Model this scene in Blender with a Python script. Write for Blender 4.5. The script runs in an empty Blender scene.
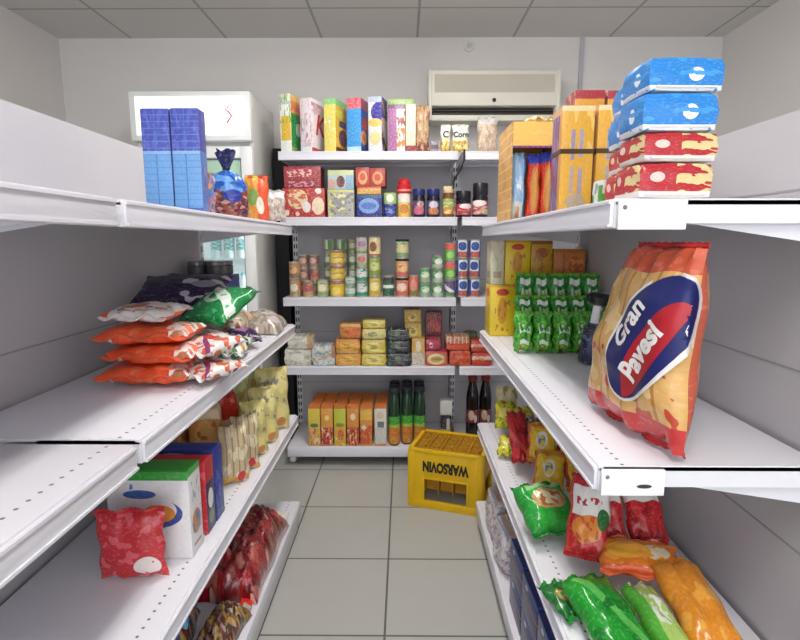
LIGHT_W, WORLD_S, EXPO, TUBE = 12.0, 2.0, 0.34, 28.0
FINE = .1
import bpy, bmesh, random
from math import *
from mathutils import Vector, Matrix, noise as mnoise

scene = bpy.context.scene
COL = scene.collection
R = random.Random(7)
F, CY, VX, VY, H = 515.0, 320.0, 404.0, 241.0, 1.40
TH = atan((CY - VY) / F)
YAW = atan((VX - 400) / F)

def at(px, py, D):
    """point of the shop at depth D metres from the camera"""
    z = H - D * tan(TH + atan((py - CY) / F))
    zc = D * cos(TH) + (H - z) * sin(TH)
    return (px - VX) / F * zc, z

def slot(p0, p1, ytop, zs, D):
    """centre x, width and height of goods standing on a shelf at zs with their front at depth D"""
    x0, _ = at(p0, 0.5 * (ytop + VY), D)
    ym = ytop
    zt = at(p0, ytop, D)[1]
    zm = 0.5 * (zt + zs)
    zc = D * cos(TH) + (H - zm) * sin(TH)
    xa, xb = (p0 - VX) / F * zc, (p1 - VX) / F * zc
    return 0.5 * (xa + xb), xb - xa, zt - zs

# ------------------------------------------------------------------ materials
def hexc(s):
    s = s.lstrip('#')
    v = [int(s[i:i + 2], 16) / 255 for i in (0, 2, 4)]
    return tuple((c / 12.92 if c <= .04045 else ((c + .055) / 1.055) ** 2.4) for c in v) + (1,)

MATS = {}
class NB:
    def __init__(s, name):
        s.m = bpy.data.materials.new(name); s.m.use_nodes = True
        s.t = s.m.node_tree; s.n = s.t.nodes; s.l = s.t.links
        s.b = s.n['Principled BSDF']
    def math(s, op, a, b=None, c=None):
        n = s.n.new('ShaderNodeMath'); n.operation = op
        for i, v in enumerate((a, b, c)):
            if v is None: continue
            if isinstance(v, (int, float)): n.inputs[i].default_value = v
            else: s.l.new(v, n.inputs[i])
        return n.outputs[0]
    def mix(s, fac, a, b):
        n = s.n.new('ShaderNodeMixRGB')
        for i, v in enumerate((fac, a, b)):
            if isinstance(v, tuple): n.inputs[i].default_value = v
            elif isinstance(v, (int, float)): n.inputs[i].default_value = v
            else: s.l.new(v, n.inputs[i])
        return n.outputs[0]

def pack(name, base, *layers, rough=.38, metal=0.0, coat=0.0, warp=0.0, bump=0.0, fine=None):
    """printed packaging: layers painted in UV space over a base colour"""
    if name in MATS: return MATS[name]
    if fine is None: fine = FINE
    q = NB(name)
    uv = q.n.new('ShaderNodeUVMap').outputs[0]
    src = uv
    if warp:
        nz = q.n.new('ShaderNodeTexNoise'); nz.inputs['Scale'].default_value = 6
        q.l.new(uv, nz.inputs['Vector'])
        vm = q.n.new('ShaderNodeVectorMath'); vm.operation = 'MULTIPLY_ADD'
        q.l.new(nz.outputs['Color'], vm.inputs[0]); vm.inputs[1].default_value = (warp, warp, 0)
        ad = q.n.new('ShaderNodeVectorMath'); ad.operation = 'SUBTRACT'
        q.l.new(uv, ad.inputs[0]); ad.inputs[1].default_value = (warp / 2, warp / 2, 0)
        q.l.new(ad.outputs[0], vm.inputs[2]); src = vm.outputs[0]
    sx = q.n.new('ShaderNodeSeparateXYZ'); q.l.new(src, sx.inputs[0])
    u, v = sx.outputs[0], sx.outputs[1]
    col = hexc(base)
    for L in layers:
        k = L[0]; c = hexc(L[-1]) if isinstance(L[-1], str) else None
        if k == 'band': m = q.math('COMPARE', v, (L[1] + L[2]) / 2, abs(L[2] - L[1]) / 2)
        elif k == 'bar': m = q.math('COMPARE', u, (L[1] + L[2]) / 2, abs(L[2] - L[1]) / 2)
        elif k == 'rect':
            m = q.math('MULTIPLY', q.math('COMPARE', u, (L[1] + L[2]) / 2, abs(L[2] - L[1]) / 2),
                       q.math('COMPARE', v, (L[3] + L[4]) / 2, abs(L[4] - L[3]) / 2))
        elif k == 'ell':
            a = q.math('DIVIDE', q.math('SUBTRACT', u, L[1]), L[3]); b = q.math('DIVIDE', q.math('SUBTRACT', v, L[2]), L[4])
            m = q.math('LESS_THAN', q.math('ADD', q.math('MULTIPLY', a, a), q.math('MULTIPLY', b, b)), 1.0)
        elif k == 'diag':      # slanted stripe  a*u+v between
            m = q.math('COMPARE', q.math('ADD', q.math('MULTIPLY', u, L[1]), v), (L[2] + L[3]) / 2, abs(L[3] - L[2]) / 2)
        elif k == 'stripes':   # n vertical stripes, duty
            m = q.math('LESS_THAN', q.math('FRACT', q.math('MULTIPLY', u, L[1])), L[2])
        elif k == 'lines':
            m = q.math('LESS_THAN', q.math('FRACT', q.math('MULTIPLY', v, L[1])), L[2])
        elif k == 'blob':      # noise blotches: scale, threshold, seed
            nz = q.n.new('ShaderNodeTexNoise'); nz.inputs['Scale'].default_value = L[1]; nz.inputs['Detail'].default_value = 1.5
            mp = q.n.new('ShaderNodeMapping'); mp.inputs['Location'].default_value = (L[3], L[3] * 1.7, 0)
            q.l.new(uv, mp.inputs[0]); q.l.new(mp.outputs[0], nz.inputs['Vector'])
            m = q.math('GREATER_THAN', nz.outputs['Fac'], L[2])
        elif k == 'blobin':    # blotches only within a rect: scale, thr, seed, u0,u1,v0,v1
            nz = q.n.new('ShaderNodeTexNoise'); nz.inputs['Scale'].default_value = L[1]; nz.inputs['Detail'].default_value = 1.5
            mp = q.n.new('ShaderNodeMapping'); mp.inputs['Location'].default_value = (L[3], L[3] * 1.7, 0)
            q.l.new(uv, mp.inputs[0]); q.l.new(mp.outputs[0], nz.inputs['Vector'])
            m = q.math('MULTIPLY', q.math('GREATER_THAN', nz.outputs['Fac'], L[2]),
                q.math('MULTIPLY', q.math('COMPARE', u, (L[4] + L[5]) / 2, abs(L[5] - L[4]) / 2),
                       q.math('COMPARE', v, (L[6] + L[7]) / 2, abs(L[7] - L[6]) / 2)))
        elif k == 'cells':     # voronoi mosaic: scale, [colours], optional rect
            vo = q.n.new('ShaderNodeTexVoronoi'); vo.inputs['Scale'].default_value = L[1]; q.l.new(uv, vo.inputs['Vector'])
            sp = q.n.new('ShaderNodeSeparateColor'); q.l.new(vo.outputs['Color'], sp.inputs[0])
            rp = q.n.new('ShaderNodeValToRGB'); rp.color_ramp.interpolation = 'CONSTANT'
            cs = L[2]; el = rp.color_ramp.elements
            while len(el) < len(cs): el.new(.5)
            for i, cc in enumerate(cs): el[i].position = i / len(cs); el[i].color = hexc(cc)
            q.l.new(sp.outputs[0], rp.inputs[0]); c = rp.outputs[0]
            if len(L) > 3:
                r = L[3]
                m = q.math('MULTIPLY', q.math('COMPARE', u, (r[0] + r[1]) / 2, (r[1] - r[0]) / 2), q.math('COMPARE', v, (r[2] + r[3]) / 2, (r[3] - r[2]) / 2))
            else: m = 1.0
        col = q.mix(m, col, c)
    if fine:   # small print scattered over the artwork
        nz = q.n.new('ShaderNodeTexNoise'); nz.inputs['Scale'].default_value = 17; nz.inputs['Detail'].default_value = 2
        mp = q.n.new('ShaderNodeMapping'); mp.inputs['Location'].default_value = (len(name) * 1.37, ord(name[-1]) * .31, 0); mp.inputs['Scale'].default_value = (1, 1.5, 1)
        q.l.new(uv, mp.inputs[0]); q.l.new(mp.outputs[0], nz.inputs['Vector'])
        col = q.mix(q.math('MULTIPLY', q.math('GREATER_THAN', nz.outputs['Fac'], .585), fine), col, (.86, .84, .80, 1))
        col = q.mix(q.math('MULTIPLY', q.math('LESS_THAN', nz.outputs['Fac'], .42), fine), col, (.05, .045, .05, 1))
    if isinstance(col, tuple): q.b.inputs['Base Color'].default_value = col
    else: q.l.new(col, q.b.inputs['Base Color'])
    q.b.inputs['Roughness'].default_value = rough; q.b.inputs['Metallic'].default_value = metal
    q.b.inputs['Coat Weight'].default_value = coat
    if bump:
        nz = q.n.new('ShaderNodeTexNoise'); nz.inputs['Scale'].default_value = 14; nz.inputs['Detail'].default_value = 3
        q.l.new(uv, nz.inputs['Vector'])
        bp = q.n.new('ShaderNodeBump'); bp.inputs['Strength'].default_value = bump; bp.inputs['Distance'].default_value = .01
        q.l.new(nz.outputs['Fac'], bp.inputs['Height']); q.l.new(bp.outputs[0], q.b.inputs['Normal'])
    MATS[name] = q.m
    return q.m

def plain(name, c, rough=.5, metal=0.0, noise=0.0, nscale=8, spec=None):
    if name in MATS: return MATS[name]
    q = NB(name); cc = hexc(c)
    if noise:
        tc = q.n.new('ShaderNodeTexCoord'); nz = q.n.new('ShaderNodeTexNoise'); nz.inputs['Scale'].default_value = nscale
        nz.inputs['Detail'].default_value = 4
        q.l.new(tc.outputs['Object'], nz.inputs['Vector'])
        d = tuple(x * (1 - noise) for x in cc[:3]) + (1,)
        q.l.new(q.mix(nz.outputs['Fac'], cc, d), q.b.inputs['Base Color'])
    else: q.b.inputs['Base Color'].default_value = cc
    q.b.inputs['Roughness'].default_value = rough; q.b.inputs['Metallic'].default_value = metal
    if spec is not None: q.b.inputs['Specular IOR Level'].default_value = spec
    MATS[name] = q.m
    return q.m

def emit(name, c, e):
    if name in MATS: return MATS[name]
    q = NB(name); q.b.inputs['Base Color'].default_value = hexc(c)
    q.b.inputs['Emission Color'].default_value = hexc(c); q.b.inputs['Emission Strength'].default_value = e
    MATS[name] = q.m; return q.m

def glass(name, tint='#ffffff', gl=.12):
    if name in MATS: return MATS[name]
    q = NB(name); q.n.remove(q.b)
    t = q.n.new('ShaderNodeBsdfTransparent'); t.inputs[0].default_value = hexc(tint)
    g = q.n.new('ShaderNodeBsdfGlossy'); g.inputs['Roughness'].default_value = .08
    mx = q.n.new('ShaderNodeMixShader'); mx.inputs[0].default_value = gl
    q.l.new(t.outputs[0], mx.inputs[1]); q.l.new(g.outputs[0], mx.inputs[2])
    q.l.new(mx.outputs[0], q.n['Material Output'].inputs[0])
    MATS[name] = q.m; return q.m

def steel_white(name, c, dots=False):
    """white enamel; with dots: rows of punched holes along the front lip (object x = along, y = depth)"""
    if name in MATS: return MATS[name]
    q = NB(name); tc = q.n.new('ShaderNodeTexCoord'); sx = q.n.new('ShaderNodeSeparateXYZ')
    q.l.new(tc.outputs['Object'], sx.inputs[0])
    nz = q.n.new('ShaderNodeTexNoise'); nz.inputs['Scale'].default_value = 5; nz.inputs['Detail'].default_value = 5
    q.l.new(tc.outputs['Object'], nz.inputs['Vector'])
    cc = hexc(c); d = tuple(x * .93 for x in cc[:3]) + (1,)
    col = q.mix(nz.outputs['Fac'], cc, d)
    if dots:
        fx = q.math('SUBTRACT', q.math('FRACT', q.math('DIVIDE', sx.outputs[0], .025)), .5)
        dx = q.math('MULTIPLY', fx, .025)
        dy = q.math('SUBTRACT', sx.outputs[1], .045)
        r2 = q.math('ADD', q.math('MULTIPLY', dx, dx), q.math('MULTIPLY', dy, dy))
        dot = q.math('LESS_THAN', r2, .0035 ** 2)
        nrm = q.n.new('ShaderNodeNewGeometry'); sn = q.n.new('ShaderNodeSeparateXYZ'); q.l.new(nrm.outputs['Normal'], sn.inputs[0])
        dot = q.math('MULTIPLY', dot, q.math('GREATER_THAN', sn.outputs[2], .9))
        col = q.mix(dot, col, hexc('#6d6a70'))
    q.l.new(col, q.b.inputs['Base Color']); q.b.inputs['Roughness'].default_value = .35
    MATS[name] = q.m; return q.m

# ------------------------------------------------------------------ mesh helpers
MESH = {}
def finish(bm, name, mats, smooth=True, ang=40):
    me = bpy.data.meshes.new(name); bm.normal_update(); bm.to_mesh(me); bm.free()
    for m in (mats if isinstance(mats, (list, tuple)) else [mats]): me.materials.append(m)
    if smooth:
        for p in me.polygons: p.use_smooth = True
        try: me.set_sharp_from_angle(angle=radians(ang))
        except Exception: pass
    return me

def obj(name, me, parent=None, loc=(0, 0, 0), rot=(0, 0, 0)):
    o = bpy.data.objects.new(name, me); COL.objects.link(o)
    if parent is not None: o.parent = parent
    o.location = loc; o.rotation_euler = rot
    return o

def tag(o, label, cat, group=None):
    o['label'] = label; o['category'] = cat
    if group: o['group'] = group
    return o

def thing(name, label, cat, loc=(0, 0, 0), rot=(0, 0, 0), group=None):
    o = bpy.data.objects.new(name, None); COL.objects.link(o)
    o.empty_display_size = .02; o.location = loc; o.rotation_euler = rot
    return tag(o, label, cat, group)

def dup(o, label, loc, rot=None, group=None):
    """copy of a thing with copies of its parts and sub-parts"""
    def rec(s, par):
        c = s.copy(); COL.objects.link(c)
        if par is not None: c.parent = par; c.matrix_parent_inverse = s.matrix_parent_inverse.copy()
        for ch in list(s.children): rec(ch, c)
        return c
    c = rec(o, None); c.location = loc
    if rot is not None: c.rotation_euler = rot
    if label: c['label'] = label
    if group: c['group'] = group
    return c

def struct(name, me, loc=(0, 0, 0)):
    o = obj(name, me, None, loc); o['kind'] = 'structure'; return o

def add_box(bm, x0, x1, y0, y1, z0, z1, mi=0, bev=0):
    vs = [bm.verts.new((x, y, z)) for z in (z0, z1) for y in (y0, y1) for x in (x0, x1)]
    fs = [(0, 2, 3, 1), (4, 5, 7, 6), (0, 1, 5, 4), (2, 6, 7, 3), (0, 4, 6, 2), (1, 3, 7, 5)]
    fc = [bm.faces.new([vs[i] for i in f]) for f in fs]
    for f in fc: f.material_index = mi
    if bev:
        es = list({e for f in fc for e in f.edges})
        r = bmesh.ops.bevel(bm, geom=es, offset=bev, segments=2, affect='EDGES', profile=.5)
        for f in r['faces']: f.material_index = mi
    return fc

def box_me(name, x0, x1, y0, y1, z0, z1, mat, bev=0):
    bm = bmesh.new(); add_box(bm, x0, x1, y0, y1, z0, z1, 0, bev); return finish(bm, name, mat, True, 35)

def multi_me(name, boxes, mat, bev=0):
    bm = bmesh.new()
    for b in boxes: add_box(bm, *b, 0, bev)
    return finish(bm, name, mat, True, 35)

def uv_box(bm, w, d, h, top_v=.995):
    uv = bm.loops.layers.uv.verify()
    for f in bm.faces:
        n = f.normal
        for l in f.loops:
            p = l.vert.co
            if abs(n.z) > .8: c = (p.x / w + .5, top_v if n.z > 0 else .005)
            elif abs(n.y) >= abs(n.x): c = (p.x / w + .5 if n.y < 0 else .5 - p.x / w, p.z / h)
            else: c = (p.y / d + .5 if n.x > 0 else .5 - p.y / d, p.z / h)
            l[uv].uv = c

def carton_me(w, d, h, mats, bev=.002, top_art=False, bulge=0.0):
    """printed carton, front to -Y, base at z=0; mats = front/back, sides, top"""
    bm = bmesh.new(); add_box(bm, -w / 2, w / 2, -d / 2, d / 2, 0, h, 0, bev)
    bm.normal_update(); uv_box(bm, w, d, h)
    uv = bm.loops.layers.uv.verify()
    mats = mats if isinstance(mats, (list, tuple)) else [mats]
    for f in bm.faces:
        n = f.normal
        if abs(n.z) > .8 and len(mats) > 2:
            f.material_index = 2
            for l in f.loops: l[uv].uv = (l.vert.co.x / w + .5, l.vert.co.y / d + .5)
        elif abs(n.x) > .8 and len(mats) > 1: f.material_index = 1
    return finish(bm, 'carton', mats, True, 35)

def lathe_me(prof, mat, seg=24, name='lathe', sq=0.0):
    """prof: (r, z) or (r, z, mi); closed at both ends"""
    bm = bmesh.new(); uv = bm.loops.layers.uv.verify(); rings = []
    h = max(p[1] for p in prof) or 1; z0 = min(p[1] for p in prof)
    for p in prof:
        rings.append([bm.verts.new((p[0] * sin(2 * pi * i / seg) * (1 + sq * abs(sin(4 * pi * i / seg))), -p[0] * cos(2 * pi * i / seg) * (1 + sq * abs(sin(4 * pi * i / seg))), p[1])) for i in range(seg)])
    for k in range(len(prof) - 1):
        for i in range(seg):
            j = (i + 1) % seg
            f = bm.faces.new((rings[k][i], rings[k][j], rings[k + 1][j], rings[k + 1][i]))
            if len(prof[k]) > 2: f.material_index = prof[k][2]
            uu = [(i + .5 * seg) / seg, (i + 1 + .5 * seg) / seg]
            if uu[0] >= 1: uu = [x - 1 for x in uu]
            for l, a, b in zip(f.loops, (0, 1, 1, 0), (k, k, k + 1, k + 1)): l[uv].uv = (uu[a], (prof[b][1] - z0) / (h - z0))
    for r, flip in ((rings[0], True), (rings[-1], False)):
        f = bm.faces.new(r[::-1] if flip else r)
        f.material_index = (prof[0][2] if flip else prof[-1][2]) if len(prof[0]) > 2 else 0
        for l in f.loops: l[uv].uv = (.5, .01 if flip else .99)
    bm.normal_update()
    return finish(bm, name, mat, True, 38)

def pillow_me(w, h, t, mat, seed=0, nu=22, nv=26, wr=.5, pw=.55, both=True, tw=0.0, sag=0.0):
    """inflated film bag body between two crimped ends; front to -Y, base at z=0"""
    rr = random.Random(seed); bm = bmesh.new(); uv = bm.loops.layers.uv.verify()
    ph = [rr.uniform(0, 6.28) for _ in range(6)]; off = Vector((rr.uniform(0, 50), rr.uniform(0, 50), 0))
    def pt(i, j, s):
        u = -1 + 2 * i / nu; v = -1 + 2 * j / nv
        f = (max(0, 1 - abs(u) ** 2.6) * max(0, 1 - abs(v) ** 2.2)) ** pw
        e = abs(v) ** 5
        ripple = wr * t * .10 * e * (sin(9 * u + ph[0] + s) + .6 * sin(17 * u + ph[1]))
        crink = wr * t * .16 * f * mnoise.noise(Vector((u * 2.4, v * 2.4, s * 3)) + off)
        y = s * (t / 2 * f) + s * crink + ripple * (1 if abs(u) < 1 else 0)
        side = 1 - .06 * (1 - abs(v) ** 2) * (1 if abs(u) > .0 else 0) * (u * u)
        x = u * w / 2 * side + wr * .004 * sin(7 * v + ph[2]) * u * u
        z = (v + 1) / 2 * h + wr * .004 * (1 + sin(6 * u + ph[3]))
        if sag: z -= sag * h * (1 - u * u) * .0
        if tw: x, y = x * cos(tw * v) - y * sin(tw * v), x * sin(tw * v) + y * cos(tw * v)
        return Vector((x, y, z))
    G = {}
    for s in (-1, 1):
        for i in range(nu + 1):
            for j in range(nv + 1):
                edge = i in (0, nu) or j in (0, nv)
                if s == 1 and edge: G[s, i, j] = G[-1, i, j]
                else: G[s, i, j] = bm.verts.new(pt(i, j, s if not edge else -1))
    for s in (-1, 1):
        for i in range(nu):
            for j in range(nv):
                q = [G[s, i, j], G[s, i + 1, j], G[s, i + 1, j + 1], G[s, i, j + 1]]
                us = [i / nu, (i + 1) / nu, (i + 1) / nu, i / nu]; vs = [j / nv, j / nv, (j + 1) / nv, (j + 1) / nv]
                if s == 1: q = q[::-1]; us = us[::-1]; vs = vs[::-1]
                f = bm.faces.new(q)
                for l, a, b in zip(f.loops, us, vs): l[uv].uv = (a if s < 0 else 1 - a, b)
    return finish(bm, 'pouch', mat, True, 60), pt

def seal_me(w, hs, mat, top=True, z=0.0, teeth=14, y0=0.0):
    """crimped, zigzag-cut end strip of a film bag"""
    bm = bmesh.new(); uv = bm.loops.layers.uv.verify(); n = teeth * 2
    A = []; s = 1 if top else -1
    for i in range(n + 1):
        x = -w / 2 + w * i / n
        wob = .004 * sin(5 * i / n * 3) + y0
        row = []
        for k in range(5):
            d = hs * k / 4 + (-.0025 if k == 4 and i % 2 else 0)
            row.append(Vector((x, wob * (1 + .3 * k) + (.0012 if k % 2 else -.0012), z + s * d)))
        A.append(row)
    fr = [[bm.verts.new(p + Vector((0, -.0007, 0))) for p in r] for r in A]
    bk = [[bm.verts.new(p + Vector((0, .0007, 0))) for p in r] for r in A]
    def q(a, b, c, d):
        f = bm.faces.new((a, b, c, d))
        for l in f.loops: l[uv].uv = (l.vert.co.x / w + .5, .97 if top else .03)
    for i in range(n):
        for k in range(4):
            q(fr[i][k], fr[i + 1][k], fr[i + 1][k + 1], fr[i][k + 1]); q(bk[i][k + 1], bk[i + 1][k + 1], bk[i + 1][k], bk[i][k])
        q(fr[i][4], fr[i + 1][4], bk[i + 1][4], bk[i][4])
    for k in range(4):
        q(fr[0][k], fr[0][k + 1], bk[0][k + 1], bk[0][k]); q(fr[n][k + 1], fr[n][k], bk[n][k], bk[n][k + 1])
    bmesh.ops.recalc_face_normals(bm, faces=bm.faces)
    return finish(bm, 'seal', mat, True, 30)

def soft_me(w, d, h, mat, seed=0, rnd=.25, amp=.03, n=10, sides=None):
    """soft-sided block pack: rounded, slightly lumpy, front to -Y, base at z=0"""
    rr = random.Random(seed); off = Vector((rr.uniform(0, 90), rr.uniform(0, 90), rr.uniform(0, 90)))
    bm = bmesh.new()
    bmesh.ops.create_cube(bm, size=2)
    bmesh.ops.subdivide_edges(bm, edges=bm.edges, cuts=n, use_grid_fill=True)
    bm.normal_update()
    uv = bm.loops.layers.uv.verify(); dat = {}
    for f in bm.faces:
        nn = f.normal
        for l in f.loops:
            p = l.vert.co
            if abs(nn.z) > .8: c = (p.x * .5 + .5, .98 if nn.z > 0 else .02) if sides is None else (p.x * .5 + .5, p.y * .5 + .5)
            elif abs(nn.y) > .5: c = (p.x * .5 + .5 if nn.y < 0 else .5 - p.x * .5, p.z * .5 + .5)
            else: c = (p.y * .5 + .5 if nn.x > 0 else .5 - p.y * .5, p.z * .5 + .5)
            l[uv].uv = c
    S = min(w, d, h)
    for v in bm.verts:
        p = v.co.copy()
        sp = p.normalized() * 1.28
        k = rnd * max(0, (sorted(map(abs, p))[1] - .55) / .45)
        q = p.lerp(sp, min(.8, k)) if k > 0 else p
        q = Vector((max(-1, min(1, q.x)), max(-1, min(1, q.y)), max(-1, min(1, q.z))))
        dv = mnoise.noise(p * 1.7 + off) * amp * S + mnoise.noise(p * 4.5 + off) * amp * .4 * S
        r = Vector((q.x * w / 2, q.y * d / 2, (q.z + 1) * h / 2))
        if q.z > .7: dv = -abs(dv)
        nrm = Vector((q.x ** 5, q.y ** 5, q.z ** 5 if q.z > 0 else 0))
        if nrm.length > 0: r += nrm.normalized() * dv
        v.co = r
    return finish(bm, 'softpack', mat, True, 60)

def text_me(s, size, depth, mat, align='CENTER', shear=0.0, bold=0.0):
    cu = bpy.data.curves.new('lettering', 'FONT'); cu.body = s; cu.size = size; cu.extrude = depth
    cu.align_x = align; cu.align_y = 'CENTER'; cu.shear = shear; cu.offset = bold; cu.resolution_u = 3
    o = bpy.data.objects.new('lettering', cu); COL.objects.link(o)
    bpy.context.view_layer.update()
    me = bpy.data.meshes.new_from_object(o.evaluated_get(bpy.context.evaluated_depsgraph_get()))
    bpy.data.objects.remove(o); bpy.data.curves.remove(cu)
    me.materials.clear(); me.materials.append(mat)
    return me

def tube_me(pts, r, mat, seg=8):
    bm = bmesh.new(); rings = []
    pts = [Vector(p) for p in pts]
    for k, p in enumerate(pts):
        t = (pts[min(k + 1, len(pts) - 1)] - pts[max(k - 1, 0)]).normalized()
        a = t.orthogonal().normalized() if abs(t.z) > .99 else t.cross(Vector((0, 0, 1))).normalized()
        b = t.cross(a)
        rings.append([bm.verts.new(p + (a * cos(2 * pi * i / seg) + b * sin(2 * pi * i / seg)) * r) for i in range(seg)])
    for k in range(len(rings) - 1):
        for i in range(seg):
            j = (i + 1) % seg; bm.faces.new((rings[k][i], rings[k][j], rings[k + 1][j], rings[k + 1][i]))
    bm.faces.new(rings[0]); bm.faces.new(rings[-1])
    bmesh.ops.recalc_face_normals(bm, faces=bm.faces)
    return finish(bm, 'tube', mat)
FINE = .12
# ------------------------------------------------------------------ room
WALL = plain('wall_paint', '#e2dedc', .85, noise=.05, nscale=3)
ZC, YB = 2.73, 3.65
XL, XR, YF = -2.3, 2.1, -2.6
def tiled(name, c, grout, size, ox, oy, gw, rough, jitter):
    q = NB(name); tc = q.n.new('ShaderNodeTexCoord'); sx = q.n.new('ShaderNodeSeparateXYZ'); q.l.new(tc.outputs['Object'], sx.inputs[0])
    ms = []; ids = []
    for o, off in ((0, ox), (1, oy)):
        s = q.math('DIVIDE', q.math('SUBTRACT', sx.outputs[o], off), size)
        ids.append(q.math('FLOOR', s))
        fr = q.math('ABSOLUTE', q.math('SUBTRACT', q.math('FRACT', q.math('ADD', s, .5)), .5))
        ms.append(q.math('LESS_THAN', fr, gw / size / 2))
    line = q.math('MAXIMUM', ms[0], ms[1])
    cb = q.n.new('ShaderNodeCombineXYZ'); q.l.new(ids[0], cb.inputs[0]); q.l.new(ids[1], cb.inputs[1])
    wn = q.n.new('ShaderNodeTexWhiteNoise'); q.l.new(cb.outputs[0], wn.inputs['Vector'])
    nz = q.n.new('ShaderNodeTexNoise'); nz.inputs['Scale'].default_value = 9; nz.inputs['Detail'].default_value = 6; q.l.new(tc.outputs['Object'], nz.inputs['Vector'])
    cc = hexc(c); d = tuple(x * (1 - jitter) for x in cc[:3]) + (1,)
    col = q.mix(q.math('MULTIPLY_ADD', wn.outputs['Value'], .5, q.math('MULTIPLY', nz.outputs['Fac'], .5)), cc, d)
    q.l.new(q.mix(line, col, hexc(grout)), q.b.inputs['Base Color'])
    bp = q.n.new('ShaderNodeBump'); bp.inputs['Strength'].default_value = .4; bp.inputs['Distance'].default_value = .004
    q.l.new(q.math('SUBTRACT', 1.0, line), bp.inputs['Height']); q.l.new(bp.outputs[0], q.b.inputs['Normal'])
    q.b.inputs['Roughness'].default_value = rough
    return q.m
FLOOR = tiled('floor_tiles', '#b7b6b1', '#5f5d5a', .452, -.068, 2.106 - .452 * 10, .008, .28, .10)
CEIL = tiled('ceiling_tiles', '#d6d3d0', '#a8a5a4', .633, -.547, 3.21 - .633 * 10, .016, .8, .05)
struct('floor', box_me('floor', XL, XR, YF, YB, -.1, 0, FLOOR))
struct('ceiling', box_me('ceiling', XL, XR, YF, YB, ZC, ZC + .08, CEIL))
struct('wall_back', box_me('wall_back', XL, XR, YB, YB + .1, 0, ZC, WALL))
struct('wall_left', box_me('wall_left', XL - .1, XL, YF, YB + .1, 0, ZC, WALL))
struct('wall_right', box_me('wall_right', XR, XR + .1, YF, YB + .1, 0, ZC, WALL))
struct('gap_shade_strip', box_me('gap_shade_and_black_parts', -.862, -.775, 3.50, YB - .001, 0, 2.0, plain('gap_shade_and_black_parts', '#141416', .6)))  # no real post: added black strip standing in for shade beside the fridge
WP = plain('white_plastic', '#e9e7e1', .45)
struct('trim_1', box_me('trunking', 1.16, 1.185, YB - .018, YB, 0, ZC, plain('trunking_grey', '#b9b6bd', .5)))
struct('baseboard_back', box_me('baseboard_back', XL, XR, YB - .012, YB, 0, .08, plain('skirting', '#b5b1a8', .4)))

# ------------------------------------------------------------------ shelving
SW = steel_white('white_enamel', '#e6e4ec'); SWD = steel_white('punched_white_enamel', '#e6e4ec', True)
RAIL = plain('price_rail_white', '#e2e1ea', .3)
PANEL = plain('back_panel_grey', '#bdbbc1', .55, noise=.05, nscale=4)
DARKSLOT = plain('slot_dark', '#2c2b30', .7)
BLACKP = plain('gap_shade_and_black_parts', '#17171a', .5)

def shelf_me(L, d, mat, t=.05):
    bm = bmesh.new()
    add_box(bm, .003, L - .003, .0, d, -.012, 0, 0, .0015)
    add_box(bm, .003, L - .003, .0, .012, -t, -.004, 0, .002)      # front lip
    add_box(bm, .003, L - .003, d - .01, d, -.03, -.002)
    for x in (.003, L - .013): add_box(bm, x, x + .01, .01, d - .005, -t + .008, -.003)
    for k in range(1, 3): add_box(bm, .01, L - .01, d * k / 3, d * k / 3 + .02, -.022, -.011)
    return finish(bm, 'shelf', mat, True, 35)

def upright_me(h, mat):
    bm = bmesh.new(); add_box(bm, -.018, .018, 0, .05, 0, h, 0, .002)
    return finish(bm, 'upright', mat)
def slotted(name, c):
    q = NB(name); tc = q.n.new('ShaderNodeTexCoord'); sx = q.n.new('ShaderNodeSeparateXYZ'); q.l.new(tc.outputs['Object'], sx.inputs[0])
    m = q.math('MULTIPLY', q.math('LESS_THAN', q.math('FRACT', q.math('DIVIDE', sx.outputs[2], .05)), .55),
               q.math('COMPARE', q.math('ABSOLUTE', sx.outputs[0]), .008, .0042))
    m = q.math('MULTIPLY', m, q.math('LESS_THAN', sx.outputs[1], .002))
    q.l.new(q.mix(m, hexc(c), hexc('#26252a')), q.b.inputs['Base Color']); q.b.inputs['Roughness'].default_value = .4
    return q.m
SLOT = slotted('slotted_white_post', '#dddbe2')

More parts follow.
